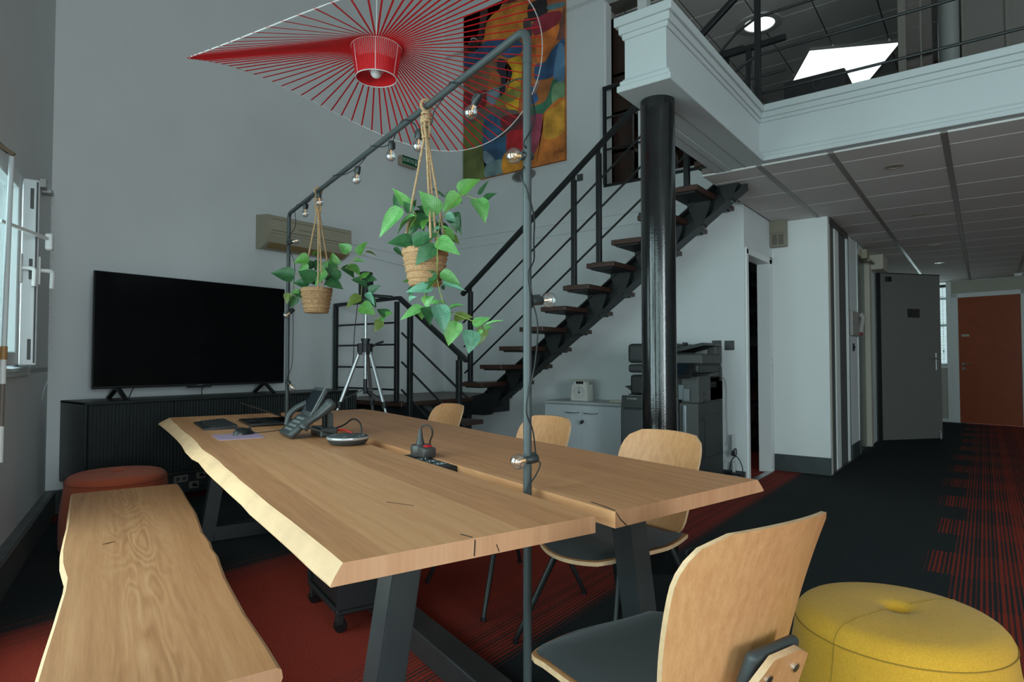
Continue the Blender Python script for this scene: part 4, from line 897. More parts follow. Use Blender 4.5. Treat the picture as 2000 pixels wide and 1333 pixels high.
FAR_LEAVES = [(-3.167,2.191,1.739,-3.225,2.137,1.715,0.059,1),(-3.157,2.174,1.704,-3.199,2.146,1.659,0.032,0),(-3.145,2.207,1.757,-3.091,2.216,1.78,0.034,1),(-3.22,2.13,1.627,-3.298,2.041,1.644,0.073,2),(-3.273,2.113,1.653,-3.219,2.133,1.661,0.032,2),(-3.106,2.192,1.602,-3.193,2.147,1.654,0.073,2),(-3.144,2.176,1.581,-3.198,2.115,1.588,0.05,2),(-3.026,2.213,1.652,-3.087,2.181,1.577,0.079,0),(-3.101,2.219,1.668,-3.078,2.255,1.716,0.052,0),(-3.053,2.281,1.653,-3.095,2.268,1.719,0.068,2),(-3.07,2.304,1.698,-3.073,2.286,1.769,0.082,1),(-2.984,2.283,1.633,-3.03,2.237,1.637,0.057,2),(-3.041,2.229,1.605,-2.976,2.278,1.556,0.059,2),(-3.009,2.313,1.693,-2.971,2.356,1.629,0.079,2),(-2.992,2.35,1.706,-2.933,2.371,1.643,0.05,1),(-2.991,2.348,1.778,-3.044,2.316,1.826,0.059,0),(-2.935,2.366,1.761,-2.904,2.4,1.832,0.054,1),(-2.902,2.39,1.775,-2.863,2.438,1.752,0.027,3),(-2.954,2.353,1.725,-2.888,2.374,1.717,0.018,1),(-3.239,2.143,1.557,-3.242,2.164,1.514,0.045,0),(-3.258,2.166,1.552,-3.215,2.174,1.504,0.043,2),(-3.247,2.113,1.532,-3.25,2.1,1.473,0.041,3),(-3.229,2.139,1.515,-3.254,2.126,1.455,0.05,2),(-2.923,2.38,1.625,-2.899,2.418,1.655,0.048,1),(-2.92,2.383,1.607,-2.959,2.341,1.61,0.036,2),(-2.919,2.371,1.601,-2.904,2.405,1.567,0.039,2),(-2.925,2.416,1.625,-2.878,2.452,1.615,0.064,2),(-2.908,2.42,1.546,-2.848,2.45,1.576,0.041,2),(-2.921,2.373,1.515,-2.974,2.322,1.453,0.057,3),(-2.887,2.386,1.532,-2.839,2.403,1.463,0.034,4),(-2.914,2.368,1.462,-2.837,2.402,1.411,0.068,1),(-2.918,2.389,1.498,-2.879,2.396,1.474,0.027,2),(-2.905,2.423,1.514,-2.881,2.451,1.455,0.043,2),(-2.801,2.481,1.403,-2.864,2.457,1.436,0.05,2),(-2.819,2.468,1.398,-2.769,2.483,1.415,0.032,1),(-2.837,2.455,1.371,-2.846,2.422,1.309,0.045,3),(-2.849,2.459,1.367,-2.841,2.488,1.396,0.032,0),(-3.159,2.26,1.733,-3.181,2.244,1.678,0.064,2),(-3.189,2.239,1.692,-3.226,2.2,1.727,0.064,2),(-3.122,2.267,1.625,-3.067,2.292,1.605,0.059,2),(-3.077,2.288,1.623,-3.116,2.263,1.587,0.064,2),(-3.203,2.217,1.644,-3.185,2.248,1.591,0.068,2),(-3.153,2.267,1.655,-3.186,2.237,1.627,0.068,1)]
FAR_STEMS = [[(-3.111,2.237,1.621),(-3.045,2.286,1.675),(-2.994,2.324,1.684),(-2.942,2.361,1.752),(-2.903,2.391,1.759)],[(-2.994,2.324,1.684),(-2.941,2.366,1.648),(-2.923,2.381,1.603),(-2.925,2.382,1.53),(-2.923,2.387,1.448),(-2.887,2.415,1.417),(-2.862,2.435,1.38),(-2.819,2.468,1.398)],[(-3.14,2.216,1.603),(-3.202,2.169,1.621),(-3.234,2.143,1.648),(-3.245,2.136,1.603),(-3.239,2.143,1.557),(-3.25,2.135,1.53)]]
PATCHES=[
('brownred',[(0.006,2.094),(0.368,2.124),(0.824,2.031),(0.824,2.161),(-0.009,2.464),(-0.007,1.786),(0.128,1.744),(0.239,1.625),(0.007,1.626)]),
('ochre',[(0.411,1.958),(0.641,2.029),(0.922,1.988),(1.02,1.866),(0.981,1.767),(0.942,1.676),(0.641,1.634),(0.369,1.686),(0.347,1.811)]),
('darkblack',[(0.282,2.103),(0.4,2.079),(0.347,1.862),(0.282,1.679),(0.217,1.717),(0.26,1.924)]),
('black',[(1.02,1.93),(1.284,1.9),(1.284,1.759),(1.172,1.703),(1.02,1.738)]),
('black2',[(0.942,1.78),(1.039,1.732),(1.058,1.534),(0.981,1.527),(0.942,1.652)]),
('orangebrown',[(1.284,1.978),(1.519,1.893),(1.519,1.77),(1.357,1.796),(1.284,1.806)]),
('teal',[(1.284,1.822),(1.519,1.786),(1.519,1.74),(1.302,1.761)]),
('red1',[(1.058,1.662),(1.209,1.738),(1.429,1.709),(1.465,1.635),(1.393,1.551),(1.209,1.533),(1.096,1.538)]),
('brown',[(1.429,1.54),(1.519,1.724),(1.518,1.373),(1.429,1.37),(1.356,1.47)]),
('orange',[(1.115,1.5),(1.246,1.521),(1.429,1.555),(1.42,1.45),(1.338,1.306),(1.246,1.209),(1.171,1.184),(1.124,1.276)]),
('blue',[(0.017,1.606),(0.239,1.642),(0.39,1.696),(0.641,1.634),(0.902,1.519),(0.902,1.391),(0.723,1.38),(0.538,1.484),(0.326,1.497),(0.129,1.419),(0.008,1.488)]),
('blue2',[(1.114,1.185),(1.246,1.178),(1.338,1.29),(1.5,1.378),(1.509,1.284),(1.428,1.155),(1.355,0.991),(1.208,0.985),(1.095,1.032)]),
('bluegrey',[(1.428,1.324),(1.508,1.238),(1.498,0.875),(1.391,0.904),(1.355,1.007)]),
('yellow',[(0.703,1.353),(0.883,1.348),(0.922,1.224),(0.902,1.037),(0.882,0.882),(0.843,0.7),(0.743,0.724),(0.662,0.874),(0.723,1.037),(0.773,1.202)]),
('brown2',[(0.017,1.451),(0.129,1.419),(0.326,1.48),(0.549,1.431),(0.559,1.23),(0.58,1.092),(0.391,1.093),(0.196,1.094),(0.009,1.16)]),
('black3',[(0.549,1.415),(0.703,1.337),(0.662,1.266),(0.773,1.202),(0.743,1.129),(0.682,1.13),(0.662,0.988),(0.559,0.933),(0.559,1.164)]),
('ochre2',[(0.454,1.293),(0.58,1.224),(0.59,1.073),(0.412,1.071)]),
('red2',[(0.009,1.143),(0.196,1.111),(0.412,1.071),(0.391,0.943),(0.284,0.835),(0.01,0.85)]),
('greyblue',[(0.402,1.057),(0.559,1.065),(0.58,0.928),(0.476,0.871),(0.391,0.926)]),
('olive',[(0.559,0.933),(0.863,1.0),(0.892,0.88),(0.683,0.836),(0.539,0.856)]),
('greybrown',[(0.01,0.85),(0.37,0.881),(0.703,0.766),(0.843,0.716),(0.863,0.647),(0.642,0.683),(0.263,0.723),(0.01,0.696)]),
('green',[(1.018,0.705),(1.245,0.726),(1.355,0.945),(1.427,0.864),(1.354,0.683),(1.207,0.58),(1.028,0.56)]),
('greenlt',[(1.355,0.883),(1.516,0.87),(1.516,0.688),(1.391,0.628),(1.336,0.703)]),
('bluedrop',[(1.038,0.953),(1.095,0.89),(1.152,0.781),(1.095,0.733),(1.028,0.765)]),
('greyleaf',[(1.076,0.959),(1.171,0.98),(1.133,0.88),(1.095,0.843)]),
('olive2',[(0.01,0.661),(0.327,0.724),(0.37,0.547),(0.328,0.256),(0.371,-0.018),(-0.001,-0.021)]),
('blue3',[(0.349,0.736),(0.58,0.714),(0.621,0.524),(0.703,0.409),(0.662,0.19),(0.518,0.186),(0.371,0.165),(0.328,0.34)]),
('greyblue2',[(0.339,0.337),(0.456,0.264),(0.518,0.169),(0.477,0.128),(0.35,0.202)]),
('grey',[(0.371,0.148),(0.518,0.186),(0.662,0.158),(0.642,-0.001),(0.371,-0.018)]),
('red3',[(0.723,0.502),(0.921,0.489),(0.921,0.187),(0.703,0.247)]),
('darkred',[(0.621,0.688),(0.921,0.649),(0.941,0.485),(0.723,0.502),(0.621,0.573)]),
('brownblk',[(0.642,0.52),(0.921,0.633),(0.882,0.562),(0.683,0.462),(0.58,0.452)]),
('orange2',[(0.662,0.239),(0.921,0.187),(0.921,-0.02),(0.642,-0.017)]),
('pink',[(1.028,0.56),(1.226,0.576),(1.216,0.438),(1.151,0.25),(1.056,0.018),(1.027,0.008)]),
('orange3',[(1.226,0.591),(1.516,0.703),(1.523,0.292),(1.513,-0.008),(1.037,-0.01),(1.151,0.234),(1.216,0.422)]),
('ochre3',[(1.244,0.571),(1.391,0.628),(1.516,0.658),(1.514,0.324),(1.244,0.292)]),
]
# ================================================================== RACK OVER THE TABLE, STRING LIGHTS, HANGING PLANTS, PENDANT LAMP
VP = 0.669; ZB_ = 2.142; UN, UF = 0.350, 3.215
rk = thing('table_rack', 'dark grey tubular arch standing in the slot along the table', 'rack', W(1.77, VP), TA)
def K3(u, v, z): return (u - 1.77, -(v - VP), z)
RT = 0.0128
def bend(a, b, c, r, n=6):
    a, b, c = Vector(a), Vector(b), Vector(c); p = b + (a - b).normalized() * r; q = b + (c - b).normalized() * r
    return [(p * (1 - t) * (1 - t) + b * 2 * t * (1 - t) + q * t * t) for t in [k / n for k in range(n + 1)]]
MB().tube([K3(UN, VP, 0.0), K3(UN, VP, ZB_ - 0.10)], RT, 20).build('near_upright', RACKM, rk, True)
MB().tube([K3(UF, VP, 0.0), K3(UF, VP, ZB_ - 0.10)], RT, 20).build('far_upright', RACKM, rk, True)
pts = [Vector(K3(UN, VP, ZB_ - 0.10))] + bend(K3(UN, VP, ZB_ - 0.10), K3(UN, VP, ZB_), K3(1.0, VP, ZB_), 0.05) + bend(K3(1.0, VP, ZB_), K3(UF, VP, ZB_), K3(UF, VP, ZB_ - 0.10), 0.05) + [Vector(K3(UF, VP, ZB_ - 0.10))]
MB().tube(pts, RT, 20).build('top_tube', RACKM, rk, True)
for u in (UN, UF):
    MB().cyl(K3(u, VP, ZB_ - 0.108), K3(u, VP, ZB_ - 0.092), RT + 0.0012, n=20).cyl(K3(u, VP, 0.0), K3(u, VP, 0.006), 0.035, n=24).build('collar', RACKM, rk, True)

# ---- string of bulbs
sl_ = thing('string_lights', 'black festoon string with clear globe bulbs wound along the arch', 'string lights', W(1.77, VP), TA)
CORD = mat('cord_black', (0.014, 0.016, 0.016), 0.5)
BULB = thin_glass('bulb_glass', (0.93, 0.96, 0.97), 0.22, 0.04)
FIL = mat('filament', (0.9, 0.5, 0.2), 0.4, emit=(1.0, 0.55, 0.22), estr=0.35)
SOCK = mat('socket_black', (0.025, 0.03, 0.03), 0.4)
# (centre of the globe u, v, z) and the direction from globe to socket
BL = [((3.10, .675, 0.955), (0.5, -.4, .6)), ((3.19, .655, 1.442), (0.2, .6, .5)), ((3.13, .70, 1.945), (.4, -.7, -.2)), ((2.80, .668, 2.062), (0, 0, 1)), ((2.46, .66, 2.060), (.15, -.1, 1)),
      ((1.845, .665, 2.045), (-.1, .1, 1)), ((1.405, .668, 2.043), (0, 0, 1)), ((1.080, .650, 1.990), (-.05, .05, 1)), ((0.692, .668, 2.000), (-.45, .25, .85)), ((0.352, .622, 1.745), (0.02, .95, .15)),
      ((0.345, .747, 1.322), (0.0, -1, -.12)), ((0.345, .632, 0.842), (-.05, 1, .08))]
anch = []
for k, (c, d) in enumerate(BL):
    c = Vector(K3(*c)); d = Vector((d[0], -d[1], d[2])).normalized(); r = 0.0235 if k > 6 else 0.024
    q = d.to_track_quat('Z', 'Y').to_matrix().to_4x4(); M = Matrix.Translation(c) @ q
    b = MB(); b.lathe([(0.0125, 0.066), (0.0135, 0.062), (0.0135, 0.030), (0.0105, 0.026)], 14); bmesh.ops.transform(b.bm, matrix=M, verts=b.bm.verts)
    b.box((-0.004, 0.010, 0.034), (0.004, 0.019, 0.062), 0.001, 1, M)
    s_ = b.build('socket', SOCK, sl_, True)
    b = MB(); prof = [(0.0, -r)] + [(r * sin(a), -r * cos(a)) for a in [pi * j / 10 for j in range(1, 8)]] + [(0.0125, r * 0.92), (0.0105, 0.030)]
    b.lathe(prof, 18, capb=False, capt=False); bmesh.ops.transform(b.bm, matrix=M, verts=b.bm.verts); b.build('globe', BULB, s_, True)
    b = MB(); b.cyl(M @ Vector((0.0, 0, 0.026)), M @ Vector((0, 0, 0.008)), 0.004, 0.0025, 8)
    for a in (0, pi / 2): b.tube([M @ Vector((0.008 * cos(a), 0.008 * sin(a), 0.004)), M @ Vector((0, 0, -0.012)), M @ Vector((-0.008 * cos(a), -0.008 * sin(a), 0.004))], 0.0008, 5)
    b.build('filament', FIL, s_)
    anch.append(M @ Vector((0, 0.004, 0.064)))
def over(u, side=0.0): return Vector(K3(u, VP + side, ZB_ + (0.017 if abs(side) < 0.01 else 0.0)))
path = [Vector(K3(3.20, .70, 0.757)), Vector(K3(3.205, .695, 0.86)), anch[0], Vector(K3(3.19, .692, 1.1)), Vector(K3(3.195, .70, 1.3)), anch[1], Vector(K3(3.19, .697, 1.6)), Vector(K3(3.18, .70, 1.8)), anch[2], Vector(K3(3.17, .70, 2.05)), over(3.12, .016), over(3.02), over(2.93, -.016),
        anch[3], over(2.72, .016), over(2.6), over(2.55, -.014), anch[4], over(2.36, .016), over(2.25), over(2.15, -.015), Vector(K3(2.02, VP - 0.004, 2.115)), anch[5], over(1.74, .012), over(1.66), over(1.60, -.015), Vector(K3(1.50, VP, 2.112)), anch[6],
        over(1.40, .016), over(1.31), over(1.22, -.017), Vector(K3(1.14, VP - .01, 2.10)), anch[7], Vector(K3(1.02, .675, 2.065)), Vector(K3(0.985, .672, 2.105)), over(0.93, .016), over(0.86), over(0.80, -.016), Vector(K3(0.73, .66, 2.10)), anch[8],
        Vector(K3(0.56, .70, 2.045)), Vector(K3(0.42, .70, 2.02)), Vector(K3(0.345, .692, 1.90)), Vector(K3(0.330, .672, 1.83)), Vector(K3(0.334, .645, 1.78)), anch[9], Vector(K3(0.342, .640, 1.69)), Vector(K3(0.330, .655, 1.64)), Vector(K3(0.345, .690, 1.57)), Vector(K3(0.36, .70, 1.50)), Vector(K3(0.345, .690, 1.44)), Vector(K3(0.332, .664, 1.40)),
        Vector(K3(0.333, .672, 1.34)), anch[10], Vector(K3(0.34, .70, 1.24)), Vector(K3(0.333, .683, 1.12)), Vector(K3(0.332, .652, 1.0)), Vector(K3(0.338, .680, 0.93)), anch[11], Vector(K3(0.335, .705, 0.83)), Vector(K3(0.335, .690, 0.80)), Vector(K3(0.332, .662, 0.772)), Vector(K3(0.335, .640, 0.74))]
MB().tube(smooth_path(path, 6), 0.0024, 6).build('cord', CORD, sl_, True)

# ---- hanging plants
LT = {}
def leaf_mat(i):
    nm = ('leaf_light', 'leaf_mid', 'leaf_dark', 'leaf_olive', 'leaf_bluish')[i]  # the last tone is a bluer green
    a, b_ = (((0.06, 0.23, 0.045), (0.15, 0.37, 0.11)), ((0.055, 0.20, 0.03), (0.12, 0.30, 0.06)), ((0.015, 0.075, 0.022), (0.04, 0.13, 0.045)), ((0.075, 0.12, 0.015), (0.14, 0.19, 0.04)), ((0.07, 0.22, 0.12), (0.16, 0.36, 0.24)))[i]
    m, nt, b = nodes(nm); L = nt.links.new
    tc = N(nt, 'ShaderNodeTexCoord'); sp = N(nt, 'ShaderNodeSeparateXYZ'); L(tc.outputs['Object'], sp.inputs[0])
    ab = N(nt, 'ShaderNodeMath', operation='ABSOLUTE'); L(sp.outputs['Y'], ab.inputs[0])
    # veins: stripes that lean away from the midrib
    k1 = N(nt, 'ShaderNodeMath', operation='MULTIPLY_ADD'); k1.inputs[1].default_value = -0.9; L(ab.outputs[0], k1.inputs[0]); L(sp.outputs['X'], k1.inputs[2])
    si = N(nt, 'ShaderNodeMath', operation='SINE'); m1 = N(nt, 'ShaderNodeMath', operation='MULTIPLY'); m1.inputs[1].default_value = 52; L(k1.outputs[0], m1.inputs[0]); L(m1.outputs[0], si.inputs[0])
    mid = N(nt, 'ShaderNodeMath', operation='LESS_THAN'); mid.inputs[1].default_value = 0.018; L(ab.outputs[0], mid.inputs[0])
    nz = N(nt, 'ShaderNodeTexNoise'); nz.inputs['Scale'].default_value = 4; L(tc.outputs['Object'], nz.inputs['Vector'])
    f = N(nt, 'ShaderNodeMath', operation='MULTIPLY_ADD'); f.inputs[1].default_value = 0.16; L(si.outputs[0], f.inputs[0]); L(nz.outputs['Fac'], f.inputs[2])
    f2 = N(nt, 'ShaderNodeMath', operation='MULTIPLY_ADD'); f2.inputs[1].default_value = 0.5; L(mid.outputs[0], f2.inputs[0]); L(f.outputs[0], f2.inputs[2])
    r = ramp(nt, f2.outputs[0], [(0.3, a), (0.7, b_)]); L(r.outputs[0], b.inputs['Base Color'])
    b.inputs['Roughness'].default_value = 0.36; b.inputs['Specular IOR Level'].default_value = 0.4
    b.inputs['Subsurface Weight'].default_value = 0.0
    return m
LM = [leaf_mat(i) for i in range(5)]
def leaf_mesh(mi, droop, cup):
    """unit leaf: stalk end at the origin, tip at x = 1, full width 1"""
    key = (mi, droop, cup)
    if key in LT: return LT[key]
    b = MB(); rows = []
    for k in range(11):
        t = k / 10; wv = 0.5 * (sin(pi * min(1, t * 1.02) ** 0.62)) ** 0.85 * (1 - 0.32 * t) * 1.12 if 0 < t < 1 else 0.0
        if k == 10: wv = 0.0
        x = t - 0.06 * sin(pi * t * 0.5) * 0; zc = -droop * (t - 0.35) ** 2 + droop * 0.35 ** 2 * (1 - t) + droop * 0.65 ** 2 * t
        row = []
        for a in (-1, -0.5, 0, 0.5, 1):
            xx = x - (0.05 * abs(a) * (1 - t) if k else 0)
            row.append((xx, a * wv, zc + cup * (abs(a) ** 1.5) * wv + 0.012 * sin(9 * t + 3 * a) * abs(a)))
        rows.append(row)
    b.grid(rows); bmesh.ops.remove_doubles(b.bm, verts=b.bm.verts, dist=1e-4)
    LT[key] = b.mesh('leaf', LM[mi], True, 180); return LT[key]
STEMM = mat('vine_stem', (0.22, 0.30, 0.06), 0.6)
cam_p = Vector((0, 0, 1.14))
def hanging_plant(label, grp, bu, c_top, z_top, z_bot, rt, rb_, leaves, stems, rope_top, seed):
    rg = random.Random(seed); base = Vector(c_top); base.z = z_bot
    t = thing('hanging_plant', label, 'plant', base, 0, grp)
    L_ = lambda p: Vector(p) - base
    h = z_top - z_bot
    # basket wound from jute cord: a stack of rounded coils, slightly lopsided
    prof = [(0.0, 0.0), (rb_ * 0.9, 0.0)]; nco = 17
    for k in range(nco):
        s_ = (k + 0.5) / nco; r = rb_ + (rt - rb_) * (s_ ** 0.75) + 0.003 * sin(k * 2.3)
        prof += [(r - 0.0016, h * k / nco + 0.0006), (r + 0.0018, h * (k + 0.5) / nco), (r - 0.0016, h * (k + 1) / nco - 0.0006)]
    prof += [(rt - 0.006, h), (rt - 0.010, h - 0.03), (0.0, h - 0.03)]
    MB().lathe(prof, 40, capb=False, capt=False).build('basket', JUTE, t, True, angle=80)
    MB().lathe([(rt - 0.010, h - 0.022), (0.0, h - 0.015)], 24, capb=False, capt=False).build('moss', mat('moss', (0.04, 0.05, 0.018), 0.95, noise=0.4, scale=60), t)
    # ropes: a loop over the tube, a knot, three strands to the rim
    top = L_(rope_top); rp = MB()
    lp = [top + Vector((0.021 * cos(a) * TV_.x, 0.021 * cos(a) * TV_.y, 0.022 * sin(a))) for a in [2 * pi * j / 14 for j in range(14)]]
    rp.tube(lp, 0.006, 8, True)
    kz = top.z - 0.045
    for j, (rr, zz) in enumerate(((0.017, 0.0), (0.018, -0.011), (0.0165, -0.022), (0.014, 0.010))):
        rp.tube([(top.x + rr * cos(a), top.y + rr * sin(a), kz + zz + 0.004 * sin(a + j)) for a in [2 * pi * q / 14 for q in range(14)]], 0.006, 7, True)
    for j in range(4):
        a = j * 1.6 + 0.4; rp.tube(smooth_path([(top.x + 0.010 * cos(a), top.y + 0.010 * sin(a), kz - 0.01), (top.x + 0.015 * cos(a), top.y + 0.015 * sin(a), kz - 0.05), (top.x + 0.009 * cos(a + .6), top.y + 0.009 * sin(a + .6), kz - 0.085)], 4), 0.0055, 7)
    rp.tube([(top.x + 0.013 * cos(a), top.y + 0.013 * sin(a), kz - 0.082) for a in [2 * pi * q / 14 for q in range(14)]], 0.005, 7, True)
    rp.build('rope_knot', ROPE, t, True)
    for j, a in enumerate((radians(215), radians(330), radians(60), radians(345))):
        a += TA * 0
        e = Vector((rt * 0.97 * cos(a), rt * 0.97 * sin(a), h - 0.012))
        s0 = Vector((top.x + 0.006 * cos(a), top.y + 0.006 * sin(a), kz - 0.08))
        pr = [s0.lerp(e, q / 14) for q in range(15)]
        b = MB(); b.tube(pr, 0.0046, 8); b.build('rope', ROPE, t, True)
    for pts in stems:
        MB().tube(smooth_path([L_(p) for p in pts], 5), 0.0019, 6).build('stem', STEMM, t, True)
    for (bx, by, bz, tx, ty, tz, w_, tone) in leaves:
        p, q = L_((bx, by, bz)), L_((tx, ty, tz)); d = q - p; ln = d.length; x = d.normalized()
        ln *= 1.14; w_ = min(w_ * 1.3, ln * 0.80)
        tc = (cam_p - Vector((bx, by, bz))).normalized()
        nh = tc * 0.75 + Vector((0, 0, 0.55)) + Vector((rg.uniform(-.5, .5), rg.uniform(-.5, .5), rg.uniform(-.2, .2)))
        z = nh - x * nh.dot(x); z.normalize(); y = z.cross(x)
        M = Matrix.Translation(p) @ Matrix((x, y, z)).transposed().to_4x4() @ Matrix.Diagonal((ln, w_, (ln + w_) / 2, 1))
        o = obj('leaf', leaf_mesh(tone, rg.choice((0.18, 0.45)), rg.choice((0.10, 0.32))), t); o.matrix_local = M
        st_ = None
    return t
hanging_plant('plant with a long trailing vine in a jute basket, hung nearer on the arch', 'hanging baskets on the arch', 1.054, (-1.749, 1.738, 0), 1.576, 1.430, 0.092, 0.059, NEAR_LEAVES, NEAR_STEMS, (-1.735, 1.725, 2.142), 4)
hanging_plant('plant in a jute basket at the far end of the arch before the air conditioner', 'hanging baskets on the arch', 2.521, (-3.137, 2.222, 0), 1.563, 1.415, 0.092, 0.066, FAR_LEAVES, FAR_STEMS, W(2.521, VP, ZB_), 9)

# ---- pendant lamp of red ribbons on a floating wire ring
LC = Vector((-2.462, 2.09, 0)); R_ = 0.853
pd = thing('pendant_lamp', 'large wavy pendant lamp of red ribbons stretched to a thin pale ring', 'lamp', (LC.x, LC.y, 2.60))
def rz_(a): return 0.004 + 0.175 * cos(2 * (a - radians(8))) + 0.042 * cos(a - radians(95))
WIRE = mat('pale_wire', (0.66, 0.68, 0.66), 0.45)
MB().tube([(R_ * cos(a), R_ * sin(a), rz_(a)) for a in [2 * pi * k / 180 for k in range(180)]], 0.0024, 6, True).build('outer_ring', WIRE, pd, True)
HT, HB_, RH, RHB = 0.141, -0.015, 0.1265, 0.103
b = MB()
for r, z in ((RH, HT), (RHB, HB_)): b.tube([(r * cos(2 * pi * k / 60), r * sin(2 * pi * k / 60), z) for k in range(60)], 0.0026, 6, True)
for k in range(6):
    a = 2 * pi * k / 6 + 0.3; b.cyl((RH * cos(a), RH * sin(a), HT), (RHB * cos(a), RHB * sin(a), HB_), 0.002, n=6)
b.build('hub_frame', WIRE, pd, True)
NR = 84
for k in range(NR):
    a = 2 * pi * k / NR; p0 = Vector((RH * cos(a), RH * sin(a), HT)); p1 = Vector((R_ * cos(a), R_ * sin(a), rz_(a)))
    tdir = Vector((-sin(a), cos(a), 0)); d = (p1 - p0).normalized(); nrm = d.cross(tdir).normalized()
    b = MB(); b.bar(p0, p1 + d * 0.006, 0.0088, 0.0012, up=nrm); b.build('ribbon', RED, pd)
b = MB()
for k in range(72):
    a = 2 * pi * k / 72; b.bar((RH * cos(a), RH * sin(a), HT), (RHB * cos(a), RHB * sin(a), HB_), 0.0014, 0.0072, up=(-sin(a), cos(a), 0))
stuff(b.build('hub_ribbons', RED, pd))
zm = 0.062; rm = RHB + (RH - RHB) * (zm - HB_) / (HT - HB_)
MB().lathe([(RHB - 0.003, HB_ + 0.001), (rm - 0.003, zm), (rm - 0.0045, zm), (RHB - 0.0045, HB_ + 0.001)], 60, capb=False, capt=False).build('hub_band', RED, pd, True)
b = MB(); b.cyl((0, 0, HT - 0.03), (0, 0, 2.9), 0.0032, n=8); b.cyl((0, 0, HT - 0.10), (0, 0, HT - 0.02), 0.02, n=16)
for k in range(3):
    a = 2 * pi * k / 3; b.cyl((0, 0, HT), (RH * cos(a), RH * sin(a), HT), 0.0018, n=6)
b.build('cable', WIRE, pd, True)
MB().sphere((0, 0, HT - 0.125), 0.03, 16).build('bulb', mat('frosted_bulb', (0.7, 0.7, 0.68), 0.4), pd, True)
MB().cyl((0, 0, 3.285), (0, 0, 3.30), 0.06, n=24).cyl((0, 0, 2.85), (0, 0, 3.29), 0.0032, n=8).build('ceiling_rose', WIRE, pd, True)
# ================================================================== TV WALL
TVZ = 0.836
sbx0, sbx1, sby0, sby1 = -5.518, -5.035, 1.675, 4.07
SBM = mat('sideboard_black', (0.020, 0.026, 0.025), 0.42, noise=0.15, scale=5)
sd = thing('sideboard', 'long black wall-hung sideboard with a ribbed front under the television', 'sideboard', (sbx0, sby0, 0.232))
h_ = TVZ - 0.232; w_ = sbx1 - sbx0; l_ = sby1 - sby0
MB().box((0, 0, 0.03), (w_ - 0.02, 0.025, h_ - 0.0), 0.004, 1).build('side_panel', SBM, sd); MB().box((0, l_ - 0.025, 0.03), (w_ - 0.02, l_, h_), 0.004, 1).build('side_panel', SBM, sd)
MB().box((0, 0, h_ - 0.018), (w_, l_, h_), 0.003, 1).build('top_panel', SBM, sd); MB().box((0, 0.0, 0), (w_ - 0.02, l_, 0.03), 0.008, 2).build('bottom_panel', SBM, sd)
MB().box((0, 0.03, 0.03), (0.012, l_ - 0.03, h_ - 0.02)).build('back_panel', SBM, sd)
for k in range(4):
    y0 = 0.03 + k * (l_ - 0.06) / 4; y1 = 0.03 + (k + 1) * (l_ - 0.06) / 4 - 0.003
    dm = MB().box((w_ - 0.04, y0, 0.032), (w_ - 0.024, y1, h_ - 0.02)).build('door', SBM, sd)
    b = MB(); n = int(round((y1 - y0) / 0.0247)); pt = (y1 - y0) / n
    for j in range(n): b.box((w_ - 0.024, y0 + pt * j + 0.002, 0.034), (w_ - 0.010, y0 + pt * (j + 1) - 0.007, h_ - 0.021), 0.003, 1)
    stuff(b.build('ribs', SBM, dm))
tvX = -5.27
tv = thing('television', 'large flat black television on splayed feet on the sideboard', 'television', (tvX, 2.59, TVZ))
MB().box((-0.028, -0.792, 0.083), (0.0, 0.792, 0.972), 0.004, 1).box((-0.06, -0.5, 0.10), (-0.028, 0.5, 0.55), 0.01, 1).build('housing', PLAST, tv)
MB().box((0.0002, -0.786, 0.102), (0.0016, 0.786, 0.967)).build('screen', mat('tv_screen', (0.002, 0.0025, 0.003), 0.16, spec=0.22), tv)
MB().box((-0.015, -0.10, 0.070), (0.006, 0.10, 0.086), 0.002, 1).build('sensor_bar', PLAST, tv)
MB().box((0.0015, -0.025, 0.0885), (0.0022, 0.025, 0.0945)).build('badge', mat('badge_grey', (0.18, 0.18, 0.18), 0.4), tv)
for y in (-0.62, 0.60):
    b = MB()
    for sx in (-1, 1): b.bar((-0.014 + sx * 0.012, y, 0.088), (-0.014 + sx * 0.155, y + 0.0, 0.006), 0.034, 0.014)
    b.box((-0.03, y - 0.018, 0.075), (0.005, y + 0.018, 0.09)); b.build('foot', PLAST, tv)
b = MB(); b.tube(smooth_path([(-0.02, -0.50, 0.09), (-0.03, -0.515, 0.05), (-0.035, -0.53, 0.004)], 5), 0.004, 6).tube(smooth_path([(-0.02, 0.06, 0.09), (-0.04, 0.04, 0.05), (-0.05, 0.045, 0.004)], 5), 0.004, 6)
b.build('cable', CORD, tv)
# air conditioner
ac = thing('air_conditioner', 'yellowed wall air conditioner above the far hanging plant', 'air conditioner', (XT + 0.001, 3.225, 2.20))
pf = [(0, 0.0), (0.10, 0.0), (0.19, 0.045), (0.223, 0.11), (0.225, 0.285), (0.205, 0.305), (0, 0.325)]
MY = Matrix(((1, 0, 0, 0), (0, 0, 1, 0), (0, 1, 0, 0), (0, 0, 0, 1)))
MB().prism(pf, 0, 0.02, MY).build('end_cap', BEIGE, ac); MB().prism(pf, 0.93, 0.95, MY).build('end_cap', BEIGE, ac)
MB().prism([(x * 0.985, 0.004 + z * 0.982) for x, z in pf], 0.02, 0.93, MY).build('casing', BEIGE, ac)
b = MB()
for z, w2 in ((0.262, 0.004), (0.155, 0.005), (0.128, 0.003)): b.box((0.2205, 0.03, z), (0.2235, 0.92, z + w2))
b.box((0.2215, 0.32, 0.20), (0.2245, 0.56, 0.204)).build('seam', mat('ac_seam', (0.10, 0.09, 0.06), 0.7), ac)
